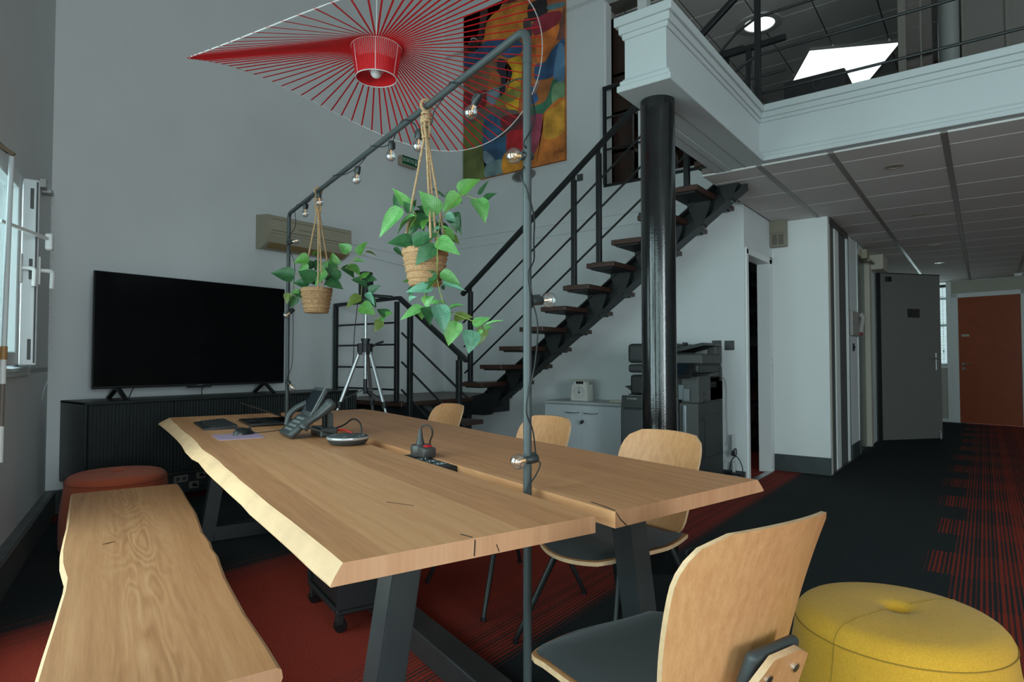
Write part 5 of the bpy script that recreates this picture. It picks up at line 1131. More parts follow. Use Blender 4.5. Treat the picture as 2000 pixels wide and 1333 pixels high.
MB().bar((0.125, 0.06, 0.010), (0.125, 0.88, 0.010), 0.006, 0.004).bar((0.150, 0.04, 0.022), (0.150, 0.91, 0.022), 0.006, 0.085, up=(0.87, 0, 0.49)).build('louvre', mat('ac_louvre', (0.25, 0.16, 0.06), 0.5), ac)
# emergency exit sign
ex = thing('exit_sign', 'small green exit sign on the tall wall behind the arch', 'sign', (XT + 0.001, 5.02, 3.455))
MB().box((0, 0, 0), (0.075, 0.255, 0.115), 0.005, 1).build('box', mat('sign_box', (0.36, 0.30, 0.22), 0.5), ex)
MB().box((0.075, 0.006, 0.012), (0.078, 0.249, 0.112)).build('face', mat('sign_green', (0.008, 0.11, 0.045), 0.4), ex)
SW = mat('sign_white', (0.6, 0.7, 0.62), 0.5)
text_mesh('SORTIE', 0.058, SW, ex, (0.0785, 0.105, 0.063), (pi / 2, 0, pi / 2))
b = MB(); b.box((0.078, 0.217, 0.05), (0.0795, 0.228, 0.098)); b.bm.faces.new([b.bm.verts.new(p) for p in ((0.0792, 0.203, 0.056), (0.0792, 0.242, 0.056), (0.0792, 0.2225, 0.024))]); b.build('arrow', SW, ex)

# ---- painting on the stair wall
pn = thing('painting', 'tall unframed abstract painting of coloured patches above the stair', 'painting', (-5.174, YP - 0.001, 3.358))
def paint_mat(nm, c):
    k = 2.3; c = tuple(min(0.75, x * k) for x in c)
    return mat('paint_' + nm, c, 0.75, noise=0.42, scale=5, bump=0.05, bscale=90)
MB().box((0, -0.03, 0), (1.512, 0, 2.12), 0.003, 1).build('canvas', paint_mat('ground', srgb(120, 70, 35)), pn)
PCOL = dict(brownred=(72, 26, 22), ochre=(140, 88, 30), darkblack=(42, 28, 26), black=(26, 24, 26), black2=(50, 42, 44), orangebrown=(120, 62, 38), teal=(60, 84, 88), red1=(96, 28, 36), brown=(78, 48, 42), orange=(150, 82, 34),
    blue=(32, 56, 84), blue2=(32, 56, 82), bluegrey=(58, 86, 108), yellow=(160, 116, 24), brown2=(84, 60, 44), black3=(30, 28, 36), ochre2=(112, 68, 34), red2=(88, 24, 26), greyblue=(84, 98, 108), olive=(100, 98, 46), greybrown=(72, 62, 56),
    green=(40, 78, 58), greenlt=(82, 108, 78), bluedrop=(36, 64, 98), greyleaf=(98, 86, 80), olive2=(72, 78, 40), blue3=(36, 62, 84), greyblue2=(92, 106, 116), grey=(80, 98, 98), red3=(124, 22, 26), darkred=(84, 24, 30), brownblk=(52, 42, 40), orange2=(158, 100, 30), pink=(118, 50, 66), orange3=(146, 84, 34), ochre3=(152, 108, 36))
for k, (nm, pl_) in enumerate(PATCHES):
    pl_ = [(min(1.509, max(0.003, x)), min(2.117, max(0.003, z))) for x, z in pl_]
    n = len(pl_); out = []
    for i in range(n):
        a, b_, c, d = pl_[i - 1], pl_[i], pl_[(i + 1) % n], pl_[(i + 2) % n]
        for q in range(4):
            t = q / 4
            f = lambda m: 0.5 * (2 * b_[m] + (c[m] - a[m]) * t + (2 * a[m] - 5 * b_[m] + 4 * c[m] - d[m]) * t * t + (3 * b_[m] - a[m] - 3 * c[m] + d[m]) * t ** 3)
            out.append((min(1.510, max(0.002, f(0))), min(2.118, max(0.002, f(1)))))
    y = -0.0302 - 0.00022 * (k + 1)
    b = MB(); b.bm.faces.new([b.bm.verts.new((x, y, z)) for x, z in out]); bmesh.ops.triangulate(b.bm, faces=b.bm.faces)
    b.build('colour_patch', paint_mat(nm, srgb(*PCOL[nm])), pn)
b = MB(); sx_, sz_ = 1.37, 0.085; y = -0.0392
for st_ in ([(0, .035), (0, 0), (.022, 0)], [(0, .035), (.02, .035)], [(0, .018), (.018, .018)], [(.045, .038), (.028, .026), (.046, .016), (.03, .004)], [(.055, .045), (.055, .008), (.075, .02), (.06, .024), (.085, .045)], [(.085, .012), (.098, .03), (.104, .01)]): b.tube([(sx_ + p * 0.9, y, sz_ + q) for p, q in st_], 0.0016, 5)
for st_ in ([(.118, .012), (.112, .02), (.120, .026), (.114, .03), (.122, .012), (.114, .008), (.118, .012)], [(.128, .028), (.138, .028), (.131, .008)]): b.tube([(sx_ + p * 0.9, y, sz_ + q) for p, q in st_], 0.0018, 5)
b.build('signature', CR, pn)
ov = thing('oval_plaque', 'oval grey vent cover on the wall under the painting', 'vent', (-4.25, YP - 0.001, 3.295))
MB().cyl((0, 0, 0), (0, -0.02, 0), 0.1, n=40).build('rim', mat('vent_grey', (0.20, 0.19, 0.17), 0.5), ov, True); ov.scale = (1.65, 1, 0.72)
MB().cyl((0, -0.0205, 0), (0, -0.024, 0), 0.078, n=40).build('disc', mat('vent_dark', (0.10, 0.095, 0.085), 0.5), ov, True)
def wall_switch(name, label, x, z, s=0.078):
    t = thing(name, label, 'switch', (x, YP - 0.001, z)); G_ = mat('switch_grey', (0.055, 0.06, 0.058), 0.5)
    MB().box((-s / 2, -0.011, -s / 2), (s / 2, 0, s / 2), 0.003, 1).build('plate', G_, t); MB().box((-s * .36, -0.014, -s * .36), (s * .36, -0.010, s * .36), 0.002, 1).build('rocker', G_, t); return t
wall_switch('light_switch', 'small dark light switch on the wall above the stair handrail', -3.492, 3.135, 0.075)
wall_switch('light_switch', 'dark grey switch on the wall above the printer, beside the store room door', -1.885, 1.273, 0.088)
wall_switch('light_switch', 'dark grey switch half hidden behind the printer feeder', -2.004, 1.277, 0.088)
wall_switch('light_switch', 'tiny dark switch on the stair wall just left of the black column', -2.77, 2.62, 0.05)

# ---- grey cupboard with scale and a paper pad
CG = mat('pale_grey_laminate', (0.50, 0.55, 0.57), 0.5)
cu = thing('cupboard', 'low pale grey two-door cupboard under the stair', 'cupboard', (-3.662, 5.39, 0))
MB().box((0, 0.02, 0.05), (0.882, 0.44, 0.685), 0.002, 1).build('carcass', CG, cu); MB().box((-0.004, -0.006, 0.690), (0.886, 0.444, 0.717), 0.003, 1).build('top_panel', mat('cupboard_top', (0.42, 0.43, 0.43), 0.5), cu); MB().box((0.01, 0.03, 0), (0.872, 0.43, 0.05)).build('plinth', SKIRT, cu)
for x0_, x1_, hx in ((0.002, 0.4395, 0.335), (0.4415, 0.880, 0.545)):
    d_ = MB().box((x0_, 0.0, 0.052), (x1_, 0.018, 0.680), 0.002, 1).build('door', CG, cu)
    b = MB(); b.tube(smooth_path([(hx - 0.082, 0.0, 0.612), (hx - 0.06, -0.022, 0.609), (hx, -0.028, 0.606), (hx + 0.06, -0.022, 0.609), (hx + 0.082, 0.0, 0.612)], 5), 0.0055, 8); b.build('handle', CHROME, d_, True)
b = MB(); b.cyl((0.46, 0, 0.525), (0.46, -0.014, 0.525), 0.011, n=14).box((0.466, -0.045, 0.512), (0.474, -0.012, 0.538)).box((0.462, -0.06, 0.505), (0.487, -0.045, 0.532), 0.004, 1); b.build('key', PLAST, cu)
b = MB(); b.box((0.445, -0.035, 0.49), (0.452, -0.03, 0.52)); b.build('key_tag', CHROME, cu)
sc = thing('kitchen_scale', 'white mechanical scale with a round dial on the grey cupboard', 'scale', (-3.335, 5.60, 0.717))
SWH = mat('scale_white', (0.62, 0.62, 0.56), 0.4)
b = MB(); b.prism([(-0.10, 0), (0.10, 0), (0.088, 0.165), (-0.088, 0.165)], -0.06, 0.06, MX); b.build('body', SWH, sc)
MB().box((-0.068, -0.062, 0.160), (0.068, 0.03, 0.20), 0.004, 1).build('neck', SWH, sc); MB().box((-0.036, -0.0635, 0.172), (0.05, -0.061, 0.198)).build('label_plate', PLAST, sc)
MB().box((-0.115, -0.085, 0.203), (0.115, 0.085, 0.215), 0.004, 1).build('tray', mat('scale_tray', (0.50, 0.50, 0.42), 0.5), sc)
b = MB(); b.cyl((0, -0.0605, 0.085), (0, -0.0635, 0.085), 0.066, n=36); b.build('dial', mat('dial_white', (0.56, 0.56, 0.53), 0.4), sc)
b = MB()
for k in range(24):
    a = 2 * pi * k / 24; b.bar((0.055 * sin(a), -0.0642, 0.085 + 0.055 * cos(a)), (0.061 * sin(a), -0.0642, 0.085 + 0.061 * cos(a)), 0.0016, 0.001)
stuff(b.build('dial_marks', mat('mark_grey', (0.12, 0.12, 0.12), 0.6), sc))
b = MB(); b.cyl((0, -0.0637, 0.085), (0, -0.068, 0.085), 0.009, n=14); b.bar((0, -0.066, 0.085), (0.001, -0.066, 0.138), 0.003, 0.002); b.build('pointer', PLAST, sc)
pdp = thing('paper_pad', 'small cream paper pad lying on the grey cupboard beside the printer', 'pad', (-2.95, 5.62, 0.7172), radians(24))
MB().box((-0.07, -0.05, 0), (0.07, 0.05, 0.014), 0.002, 1).build('pages', mat('cream_paper', (0.60, 0.57, 0.46), 0.8), pdp); MB().box((-0.07, 0.046, 0.0), (0.07, 0.052, 0.0155)).build('binding', BEIGE, pdp)

# ---- printer
PR = mat('printer_charcoal', (0.030, 0.034, 0.033), 0.5); PR2 = mat('printer_grey', (0.062, 0.066, 0.062), 0.5); PRD = mat('printer_dark', (0.012, 0.013, 0.013), 0.45)
pr = thing('printer', 'tall black office printer copier behind the black column', 'printer', (-2.60, 5.05, 0))
MB().box((0.02, 0.02, 0.03), (0.70, 0.62, 0.775), 0.008, 2).build('cabinet', PR, pr)
for z0_, z1_ in ((0.08, 0.36), (0.37, 0.70)): MB().box((0.0, 0.0, z0_), (0.53, 0.03, z1_), 0.012, 2).build('paper_drawer', mat('drawer_grey', (0.050, 0.056, 0.058), 0.5), pr)
MB().box((0.0, -0.002, 0.71), (0.53, 0.03, 0.82), 0.006, 1).build('front_panel', PR, pr)
MB().box((0.54, 0.0, 0.06), (0.70, 0.03, 0.775), 0.006, 1).build('side_front', PR2, pr)
MB().cyl((0.585, 0.005, 0.08), (0.585, 0.005, 0.755), 0.028, n=20).build('handle_column', mat('handle_steel', (0.16, 0.18, 0.19), 0.3, metal=0.5), pr, True)
MB().box((0.02, 0.10, 0.82), (0.30, 0.60, 0.83)).box((0.08, 0.01, 0.83), (0.30, 0.60, 1.005), 0.02, 2).build('output_unit', PRD, pr)
b = MB(); b.prism([(-0.02, 0.90), (0.09, 0.915), (0.09, 0.835), (0.06, 0.85)], -0.55, -0.10, MX); b.build('output_tray', PR, pr)
MB().box((0.30, 0.30, 0.78), (0.70, 0.62, 1.02), 0.006, 1).box((0.55, 0.02, 0.775), (0.70, 0.62, 1.0), 0.006, 1).build('tower', PR2, pr)
MB().box((0.05, 0.03, 1.025), (0.70, 0.62, 1.10), 0.02, 2).build('scanner_bed', PR, pr)
MB().box((0.05, 0.02, 1.11), (0.46, 0.62, 1.283), 0.03, 3).build('feeder', PR, pr)
MB().box((0.42, 0.10, 1.10), (0.70, 0.62, 1.19), 0.012, 1).box((0.62, 0.45, 1.18), (0.70, 0.62, 1.27), 0.012, 1).build('scanner_lid', PR2, pr)
b = MB(); b.prism([(0.44, 1.235), (0.58, 1.262), (0.70, 1.285), (0.72, 1.262), (0.60, 1.235), (0.44, 1.20)], -0.55, -0.12, MX); b.build('feeder_tray', PRD, pr)
MB().box((0.46, 0.2, 1.215), (0.49, 0.5, 1.25), 0.006, 1).box((0.52, 0.12, 1.262), (0.545, 0.2, 1.29), 0.006, 1).build('paper_guide', PRD, pr)
b = MB(); M = Matrix.Translation((0.53, -0.03, 1.05)) @ Matrix.Rotation(radians(-48), 4, 'X'); b.box((-0.16, -0.012, -0.085), (0.14, 0.012, 0.085), 0.008, 2, M); cp = b.build('control_panel', PRD, pr)
b = MB(); b.box((-0.14, -0.0135, -0.06), (0.09, -0.012, 0.07), M=M); b.build('display', mat('panel_display', (0.010, 0.020, 0.030), 0.15), cp)
b = MB(); b.box((0.575, -0.006, 0.79), (0.63, 0.02, 0.90), 0.004, 1); b.box((0.53, 0.0, 0.80), (0.58, 0.02, 0.93), 0.004, 1); b.build('latch', mat('handle_steel', (0.16, 0.18, 0.19), 0.3, metal=0.5), pr)
b = MB()
for (ya, yb, za, zb) in ((0.03, 0.60, 0.985, 0.989), (0.03, 0.61, 0.665, 0.669), (0.03, 0.61, 0.30, 0.304), (0.15, 0.152, 0.31, 0.66), (0.06, 0.62, 1.098, 1.102)): b.box((0.699, ya, za), (0.7025, yb, zb))
b.box((0.699, 0.14, 0.84), (0.703, 0.20, 0.86)).box((0.699, 0.14, 0.77), (0.703, 0.22, 0.80)).box((0.699, 0.10, 0.62), (0.703, 0.17, 0.655)).box((0.699, 0.53, 0.95), (0.703, 0.60, 1.07)).build('side_seams', PRD, pr)
b = MB()
for k in range(4): b.box((0.70, 0.28, 0.90 + 0.013 * k), (0.702, 0.45, 0.906 + 0.013 * k))
stuff(b.build('side_vents', PRD, pr))
st_ = MB().box((0.205, -0.0035, 0.725), (0.42, -0.0022, 0.805)).build('sticker', mat('sticker_blue_white', (0.42, 0.54, 0.60), 0.5), pr)
b = MB(); b.tube([(0.262, -0.004, 0.772), (0.285, -0.004, 0.782), (0.31, -0.004, 0.776), (0.30, -0.004, 0.762), (0.275, -0.004, 0.754), (0.262, -0.004, 0.772)], 0.004, 5); b.build('sticker_emblem', mat('emblem_red', (0.45, 0.10, 0.09), 0.6), st_)
text_mesh('KYOCERA', 0.021, mat('lettering_grey', (0.45, 0.45, 0.45), 0.5), pr, (0.105, -0.0026, 0.793), (pi / 2, 0, 0))
b = MB(); b.tube(smooth_path([(0.705, 0.58, 0.985), (0.725, 0.60, 0.96), (0.735, 0.61, 0.86), (0.73, 0.62, 0.70), (0.735, 0.62, 0.45), (0.72, 0.62, 0.36)], 6), 0.006, 7); b.build('cable', mat('grey_cable', (0.30, 0.31, 0.31), 0.5), pr, True)
for x in (0.06, 0.64):
    for y in (0.08, 0.56): MB().cyl((x - 0.01, y, 0.022), (x + 0.01, y, 0.022), 0.022, n=14).build('castor', PLAST, pr, True)
# power strip, plug and cables by the printer
ps = thing('power_strip', 'white upright power strip with plugs beside the printer', 'power strip', (-1.845, 5.79, 0.0))
MB().box((-0.012, -0.015, 0.02), (0.012, 0.015, 0.20), 0.004, 1).box((-0.018, -0.012, 0.30), (0.008, 0.014, 0.45), 0.004, 1).build('strip', mat('plug_white', (0.50, 0.51, 0.50), 0.5), ps)
b = MB(); b.tube(smooth_path([(0.0, -0.02, 0.30), (0.03, -0.03, 0.33), (0.03, -0.03, 0.27), (-0.01, -0.03, 0.22), (-0.03, -0.03, 0.10), (-0.02, -0.03, 0.02)], 6), 0.005, 6).tube(smooth_path([(-0.02, -0.03, 0.28), (0.05, -0.04, 0.25), (0.09, -0.04, 0.16), (0.08, -0.04, 0.07), (0.05, -0.04, 0.03)], 6), 0.005, 6).box((-0.01, -0.04, 0.26), (0.02, -0.015, 0.31), 0.005, 1); b.build('cable', CORD, ps, True)
dv = thing('small_device', 'small black box with a blue ring on the floor by the store room door', 'device', (-1.80, 5.74, 0.0))
MB().box((-0.06, -0.03, 0), (0.05, 0.03, 0.115), 0.005, 1).build('case', PLAST, dv); MB().tube([(-0.005 + 0.032 * cos(a), -0.031, 0.06 + 0.032 * sin(a)) for a in [2 * pi * k / 20 for k in range(20)]], 0.007, 6, True).build('ring', mat('ring_blue', (0.05, 0.16, 0.28), 0.35), dv, True)

# ---- store room shelves
sh = thing('store_shelf', 'brown wooden shelf unit in the dark store room', 'shelf', (-2.60, 7.88, 0))
SHW = wood('store_wood', (0.085, 0.035, 0.016), (0.14, 0.062, 0.028), (0.19, 0.09, 0.045), axis=2, grain=20)
for y in (0.0, 0.72): MB().box((0, y, 0.06), (0.30, y + 0.035, 0.90), 0.002, 1).build('side', SHW, sh)
for z in (0.10, 0.335, 0.60, 0.885): MB().box((0, 0.0, z), (0.30, 0.755, z + 0.03), 0.002, 1).build('shelf', SHW, sh)
for x, y in ((0.02, 0.02), (0.26, 0.02), (0.26, 0.70), (0.02, 0.70)): MB().cyl((x, y, 0), (x, y, 0.10), 0.011, n=10).build('foot', CHROME, sh)
ms = thing('metal_shelving', 'dark metal shelving above the wooden unit in the store room', 'shelving', (-2.66, 7.88, 0.93))
for z in (0.36, 0.62, 0.98, 1.30): MB().box((0, 0, z), (0.34, 0.80, z + 0.025), 0.002, 1).build('shelf', mat('shelf_metal', (0.17, 0.18, 0.18), 0.5), ms)
for y in (0.0, 0.77): MB().box((0, y, 0), (0.03, y + 0.03, 1.55)).build('post', mat('shelf_metal', (0.17, 0.18, 0.18), 0.5), ms)
bxm = mat('store_box', (0.06, 0.055, 0.05), 0.7)
for k, (y, z, l, h, lb) in enumerate(((0.06, 1.565, 0.30, 0.14, 'dark carton on the middle metal shelf of the store room'), (0.42, 1.565, 0.28, 0.18, 'taller dark carton beside the first on the middle metal shelf'), (0.10, 1.925, 0.5, 0.15, 'long dark carton on the upper metal shelf of the store room'))):
    t = thing('carton', lb, 'box', (-2.64, 7.88 + y, z + 0.0105)); MB().box((0, 0, 0), (0.28, l, h), 0.003, 1).build('body', bxm, t); MB().box((-0.002, -0.002, h - 0.03), (0.282, l + 0.002, h + 0.004), 0.002, 1).build('lid', bxm, t)
def bottle(x, y, z, r, h, col, label):
    t = thing('bottle', label, 'bottle', (x, y, z), 0, 'bottles in the store room')
    MB().lathe([(0.0, 0), (r, 0.0), (r, h * 0.62), (r * 0.9, h * 0.70), (r * 0.36, h * 0.84), (r * 0.34, h * 0.95), (0, h * 0.95)], 18, capb=False, capt=False).build('body', mat('bottle_' + col, dict(green=(0.03, 0.13, 0.04), blue=(0.02, 0.10, 0.13), dark=(0.04, 0.03, 0.03))[col], 0.2), t, True)
    MB().cyl((0, 0, h * 0.94), (0, 0, h), r * 0.4, n=14).build('cap', PLAST, t, True)
bottle(-2.36, 7.96, 0.916, 0.040, 0.30, 'green', 'green bottle on the wooden shelf unit, leftmost')
bottle(-2.38, 8.12, 0.916, 0.045, 0.22, 'blue', 'blue bottle standing second on the wooden shelf unit')
bottle(-2.36, 8.25, 0.916, 0.040, 0.20, 'blue', 'short blue bottle standing third on the wooden shelf unit')
bottle(-2.37, 8.40, 0.916, 0.035, 0.28, 'dark', 'dark slim bottle at the right end of the shelf unit')
wb = thing('white_carton', 'white carton with black handwriting on the lower wooden shelf', 'box', (-2.50, 7.945, 0.3655))
MB().box((0, 0, 0), (0.20, 0.54, 0.22), 0.004, 1).build('body', mat('carton_white', (0.40, 0.38, 0.35), 0.7), wb); MB().box((0.0, 0.0, 0.215), (0.202, 0.542, 0.224), 0.002, 1).build('lid', mat('carton_white', (0.40, 0.38, 0.35), 0.7), wb)
text_mesh('Partage\net bonne', 0.085, CR, wb, (0.2012, 0.26, 0.11), (pi / 2, 0, pi / 2))
bg_ = thing('plastic_bag', 'crumpled white plastic bag on the bottom shelf of the store room', 'bag', (-2.42, 8.20, 0.1305))
b = MB(); bmesh.ops.create_icosphere(b.bm, subdivisions=3, radius=0.1)
rg = random.Random(2)
for v in b.bm.verts:
    k = 1 + 0.16 * sin(v.co.x * 60 + 1) * sin(v.co.y * 47) + rg.uniform(-.07, .07); v.co = Vector((v.co.x * k * 0.9, v.co.y * 1.9 * k, (v.co.z * k + 0.085) * 0.98))
    v.co.z = max(0.0, v.co.z)
b.build('bag', mat('bag_white', (0.38, 0.39, 0.37), 0.4), bg_, True, angle=25)
MB().bar((0.0, -0.02, 0.17), (0.01, 0.03, 0.195), 0.02, 0.01).build('bag_knot', mat('bag_white', (0.38, 0.39, 0.37), 0.4), bg_)

# ---- corridor wall fittings
ph = thing('wall_phone', 'pale wall phone with a red tag on the corridor wall', 'phone', (XC + 0.001, 8.23, 1.56))
PHM = mat('phone_grey', (0.34, 0.32, 0.30), 0.5)
MB().box((0, -0.27, -0.145), (0.035, 0.22, 0.145), 0.012, 2).build('base', PHM, ph)
b = MB(); b.tube(smooth_path([(0.05, 0.16, 0.13), (0.075, 0.17, 0.07), (0.06, 0.16, -0.02), (0.055, 0.15, -0.10)], 6), 0.03, 10); b.build('handset', PHM, ph, True)
MB().box((0.04, 0.14, -0.13), (0.052, 0.34, -0.02), 0.003, 1).build('red_tag', mat('tag_red', (0.40, 0.05, 0.03), 0.5), ph)
MB().tube(smooth_path([(0.05, 0.2, 0.11), (0.06, 0.30, 0.08), (0.05, 0.32, 0.02), (0.046, 0.26, -0.03)], 5), 0.004, 6).build('cord', PHM, ph, True)
dl = thing('door_lock', 'small black lock plate below the wall phone', 'lock', (XC + 0.001, 8.20, 1.285))
MB().box((0, -0.05, -0.045), (0.008, 0.05, 0.045), 0.003, 1).build('plate', PLAST, dl); MB().cyl((0.008, 0, 0.0), (0.02, 0, 0), 0.014, n=14).build('cylinder', PLAST, dl)
se = thing('motion_sensor', 'pale motion sensor high on the corridor wall by the ceiling', 'sensor', (XC + 0.001, 8.95, 2.47))
MB().box((0, -0.10, -0.06), (0.07, 0.10, 0.06), 0.01, 2).build('body', BEIGE, se); MB().box((0.05, 0.06, -0.075), (0.09, 0.45, -0.05), 0.005, 1).build('arm', BEIGE, se)
dc = thing('duct_box', 'cream boxed duct under the ceiling above the grey door', 'duct', (XC + 0.001, 9.62, 2.36))
MB().box((0, 0, 0), (0.16, 0.5, 0.20), 0.004, 1).build('box', mat('cream_paint', (0.52, 0.49, 0.40), 0.5), dc); MB().box((0.02, 0.5, 0.02), (0.14, 0.502, 0.18)).build('cover', BEIGE, dc)
bxv = thing('vent_box', 'beige ventilation box with a louvred grille under the ceiling in the corner', 'vent', (XD + 0.002, YW - 0.09, 2.30))
MB().box((0, 0, 0), (0.155, 0.088, 0.268), 0.004, 1).build('case', mat('vent_beige', (0.25, 0.225, 0.17), 0.5), bxv)
b = MB()
for k in range(9):
    for x in (0.022, 0.085): b.box((x, -0.003, 0.022 + 0.012 * k), (x + 0.05, 0.0, 0.028 + 0.012 * k))
stuff(b.build('louvres', mat('vent_dark_slot', (0.07, 0.06, 0.05), 0.6), bxv)); MB().box((0.0, -0.002, 0.140), (0.155, 0.0, 0.1435)).build('seam', mat('vent_dark_slot', (0.07, 0.06, 0.05), 0.6), bxv)
cs_ = thing('potted_plant', 'dark plant and pots on the sill of the corridor end window', 'plant', tuple(ME @ Vector((-0.45, 0.0, 1.03))))
b = MB(); b.lathe([(0.05, 0), (0.065, 0.10), (0.06, 0.11), (0, 0.10)], 16); b.build('pot', PLAST, cs_, True)
b = MB(); rg = random.Random(8)
for k in range(30):
    a, r = rg.uniform(0, 6.28), rg.uniform(0.03, 0.14); b.bar((0, 0, 0.09), (r * cos(a), r * sin(a) * 0.4, 0.12 + rg.uniform(0.02, 0.14)), 0.03, 0.002)
b.build('leaves', mat('dark_leaf', (0.02, 0.035, 0.02), 0.5), cs_)
rd_ = thing('radiator_detector', 'pale round detector on the corridor ceiling near the orange door', 'detector', (0.47, 13.2, ZC - 0.006))
MB().lathe([(0.0, -0.05), (0.05, -0.045), (0.06, -0.01), (0.06, 0)], 24, capb=False).build('body', WHITEM, rd_, True); MB().lathe([(0.062, -0.008), (0.075, -0.006), (0.075, 0)], 24, capb=False).build('ring', WHITEM, rd_, True)

# ================================================================== THINGS ON THE TABLE
kb = thing('keyboard', 'black keyboard lying at the far left corner of the table', 'keyboard', W(2.80, 0.165, ZT), TA)
b = MB(); b.prism([(-0.085, 0.0), (0.085, 0.0), (0.085, 0.010), (-0.085, 0.022)], -0.225, 0.225, Matrix(((0, 0, 1, 0), (1, 0, 0, 0), (0, 1, 0, 0), (0, 0, 0, 1)))); b.build('body', PLAST, kb)
km = MB().box((-0.0085, -0.0085, 0), (0.0085, 0.0085, 0.006), 0.0015, 1).mesh('key', mat('key_black', (0.022, 0.024, 0.025), 0.5))
for r in range(6):
    for c in range(17):
        if r == 0 and 4 <= c <= 9: continue
        y = -0.065 + r * 0.0215; obj('key', km, kb, (0.19 - c * 0.0225, y, 0.0217 - (y + 0.085) / 0.17 * 0.012))
MB().box((-0.06, -0.0735, 0.0205), (0.075, -0.0565, 0.026), 0.0015, 1).build('space_bar', mat('key_black', (0.022, 0.024, 0.025), 0.5), kb)
pdm = thing('mouse_pad', 'lilac mouse pad on the table', 'mouse pad', W(2.20, 0.190, ZT), TA)
MB().prism([(-0.125 + 0.012, -0.105), (0.125 - 0.012, -0.105), (0.125, -0.093), (0.125, 0.093), (0.113, 0.105), (-0.113, 0.105), (-0.125, 0.093), (-0.125, -0.093)], 0.0, 0.0025).build('mat', mat('lilac_pad', (0.42, 0.30, 0.42), 0.7), pdm)
MB().prism([(-0.122, -0.102), (0.122, -0.102), (0.122, 0.102), (-0.122, 0.102)], 0.0025, 0.0027).build('surface', mat('lilac_pad', (0.42, 0.30, 0.42), 0.7), pdm)
ms_ = thing('mouse', 'black computer mouse on the lilac pad', 'mouse', W(2.255, 0.225, ZT + 0.0027), TA - radians(75))
b = MB(); b.sphere((0, 0, 0.0), 1.0, 24, (0.056, 0.031, 0.036))
for v in b.bm.verts: v.co.z = max(0.0, v.co.z * (1 - 0.25 * (v.co.x / 0.056)))
b.build('shell', mat('mouse_black', (0.014, 0.016, 0.017), 0.3), ms_, True); MB().cyl((0.030, -0.003, 0.027), (0.030, 0.003, 0.027), 0.009, n=14).build('wheel', PLASTG, ms_, True)
MB().box((-0.057, -0.008, 0.004), (-0.052, 0.008, 0.010), 0.001, 1).build('badge', CHROME, ms_)
mc = MB(); mc.tube(smooth_path([(0.055, 0, 0.006), (0.09, 0.02, 0.0), (0.17, 0.03, 0.0), (0.26, 0.06, 0.0), (0.33, 0.05, 0.0)], 6), 0.0016, 6); mc.build('cable', CORD, ms_)
lp = thing('laptop', 'black laptop with its lid tilted low over the keys', 'laptop', W(2.80, 0.45, ZT), TA)
LPB = mat('laptop_black', (0.014, 0.015, 0.016), 0.35)
MB().box((-0.18, -0.125, 0.003), (0.18, 0.125, 0.020), 0.004, 2).build('base', LPB, lp)
MB().box((-0.165, -0.055, 0.0200), (0.165, 0.05, 0.0206)).build('key_bed', PLAST, lp)
lk = MB().box((-0.0075, -0.0075, 0), (0.0075, 0.0075, 0.0018), 0.0008, 1).mesh('key', mat('key_black', (0.022, 0.024, 0.025), 0.5))
for r in range(5):
    for c in range(17): obj('key', lk, lp, (-0.155 + c * 0.0194, -0.042 + r * 0.0195, 0.0205))
MB().box((-0.05, 0.06, 0.0200), (0.05, 0.112, 0.0205)).build('touch_pad', PLASTG, lp)
M = Matrix.Translation((0, -0.122, 0.021)) @ Matrix.Rotation(radians(21.5), 4, 'X')
ld = MB().box((-0.18, 0.0, 0.0), (0.18, 0.262, 0.006), 0.002, 1, M).build('lid', LPB, lp)
MB().box((-0.17, 0.012, -0.0008), (0.17, 0.245, 0.0), M=M).build('display', mat('tv_screen', (0.003, 0.0035, 0.004), 0.12), ld)
MB().box((-0.03, 0.242, 0.0058), (0.03, 0.258, 0.0066), M=M).build('badge', PLASTG, ld)
MB().cyl((-0.15, -0.125, 0.018), (0.15, -0.125, 0.018), 0.006, n=12).build('hinge', PLAST, lp, True)
b = MB(); b.tube(smooth_path([(0.185, 0.06, 0.008), (0.21, 0.08, 0.001), (0.235, 0.05, 0.001), (0.25, 0.09, 0.001), (0.23, 0.13, 0.001)], 5), 0.002, 6); b.build('cable', CORD, lp)

# desk phone on its stand; local x along u, local y across (front of the phone at +y)
dp = thing('desk_phone', 'dark grey desk phone leaning on its stand beside the speaker', 'phone', W(2.02, 0.47, ZT), TA)
PHG = mat('phone_charcoal', (0.050, 0.056, 0.056), 0.38); PHL = mat('phone_silver', (0.20, 0.22, 0.22), 0.3)
def tilt(y, z, a): return Matrix.Translation((0, y, z)) @ Matrix.Rotation(radians(a), 4, 'X')
M = tilt(0.090, 0.016, -40)       # plane of the body: local -y runs up the slope
MB().box((-0.10, -0.125, -0.016), (0.10, 0.01, 0.018), 0.012, 3, M).build('keypad_body', PHG, dp, True)
b = MB()
for r in range(4):
    for c in range(5): b.box((-0.075 + 0.026 * c, -0.105 + 0.025 * r, 0.0175), (-0.058 + 0.026 * c, -0.092 + 0.025 * r, 0.021), 0.001, 1, M)
stuff(b.build('buttons', PHL, dp))
M2 = tilt(-0.005, 0.095, -62)
MB().box((-0.095, -0.165, -0.013), (0.10, 0.0, 0.011), 0.010, 3, M2).build('display_body', PHG, dp, True)
MB().box((-0.075, -0.145, 0.0108), (0.085, -0.03, 0.0122), M=M2).build('display', mat('phone_display', (0.02, 0.025, 0.03), 0.15), dp)
MB().box((-0.097, -0.166, 0.009), (-0.091, 0.0, 0.0125), 0.001, 1, M2).build('edge_trim', PHL, dp)
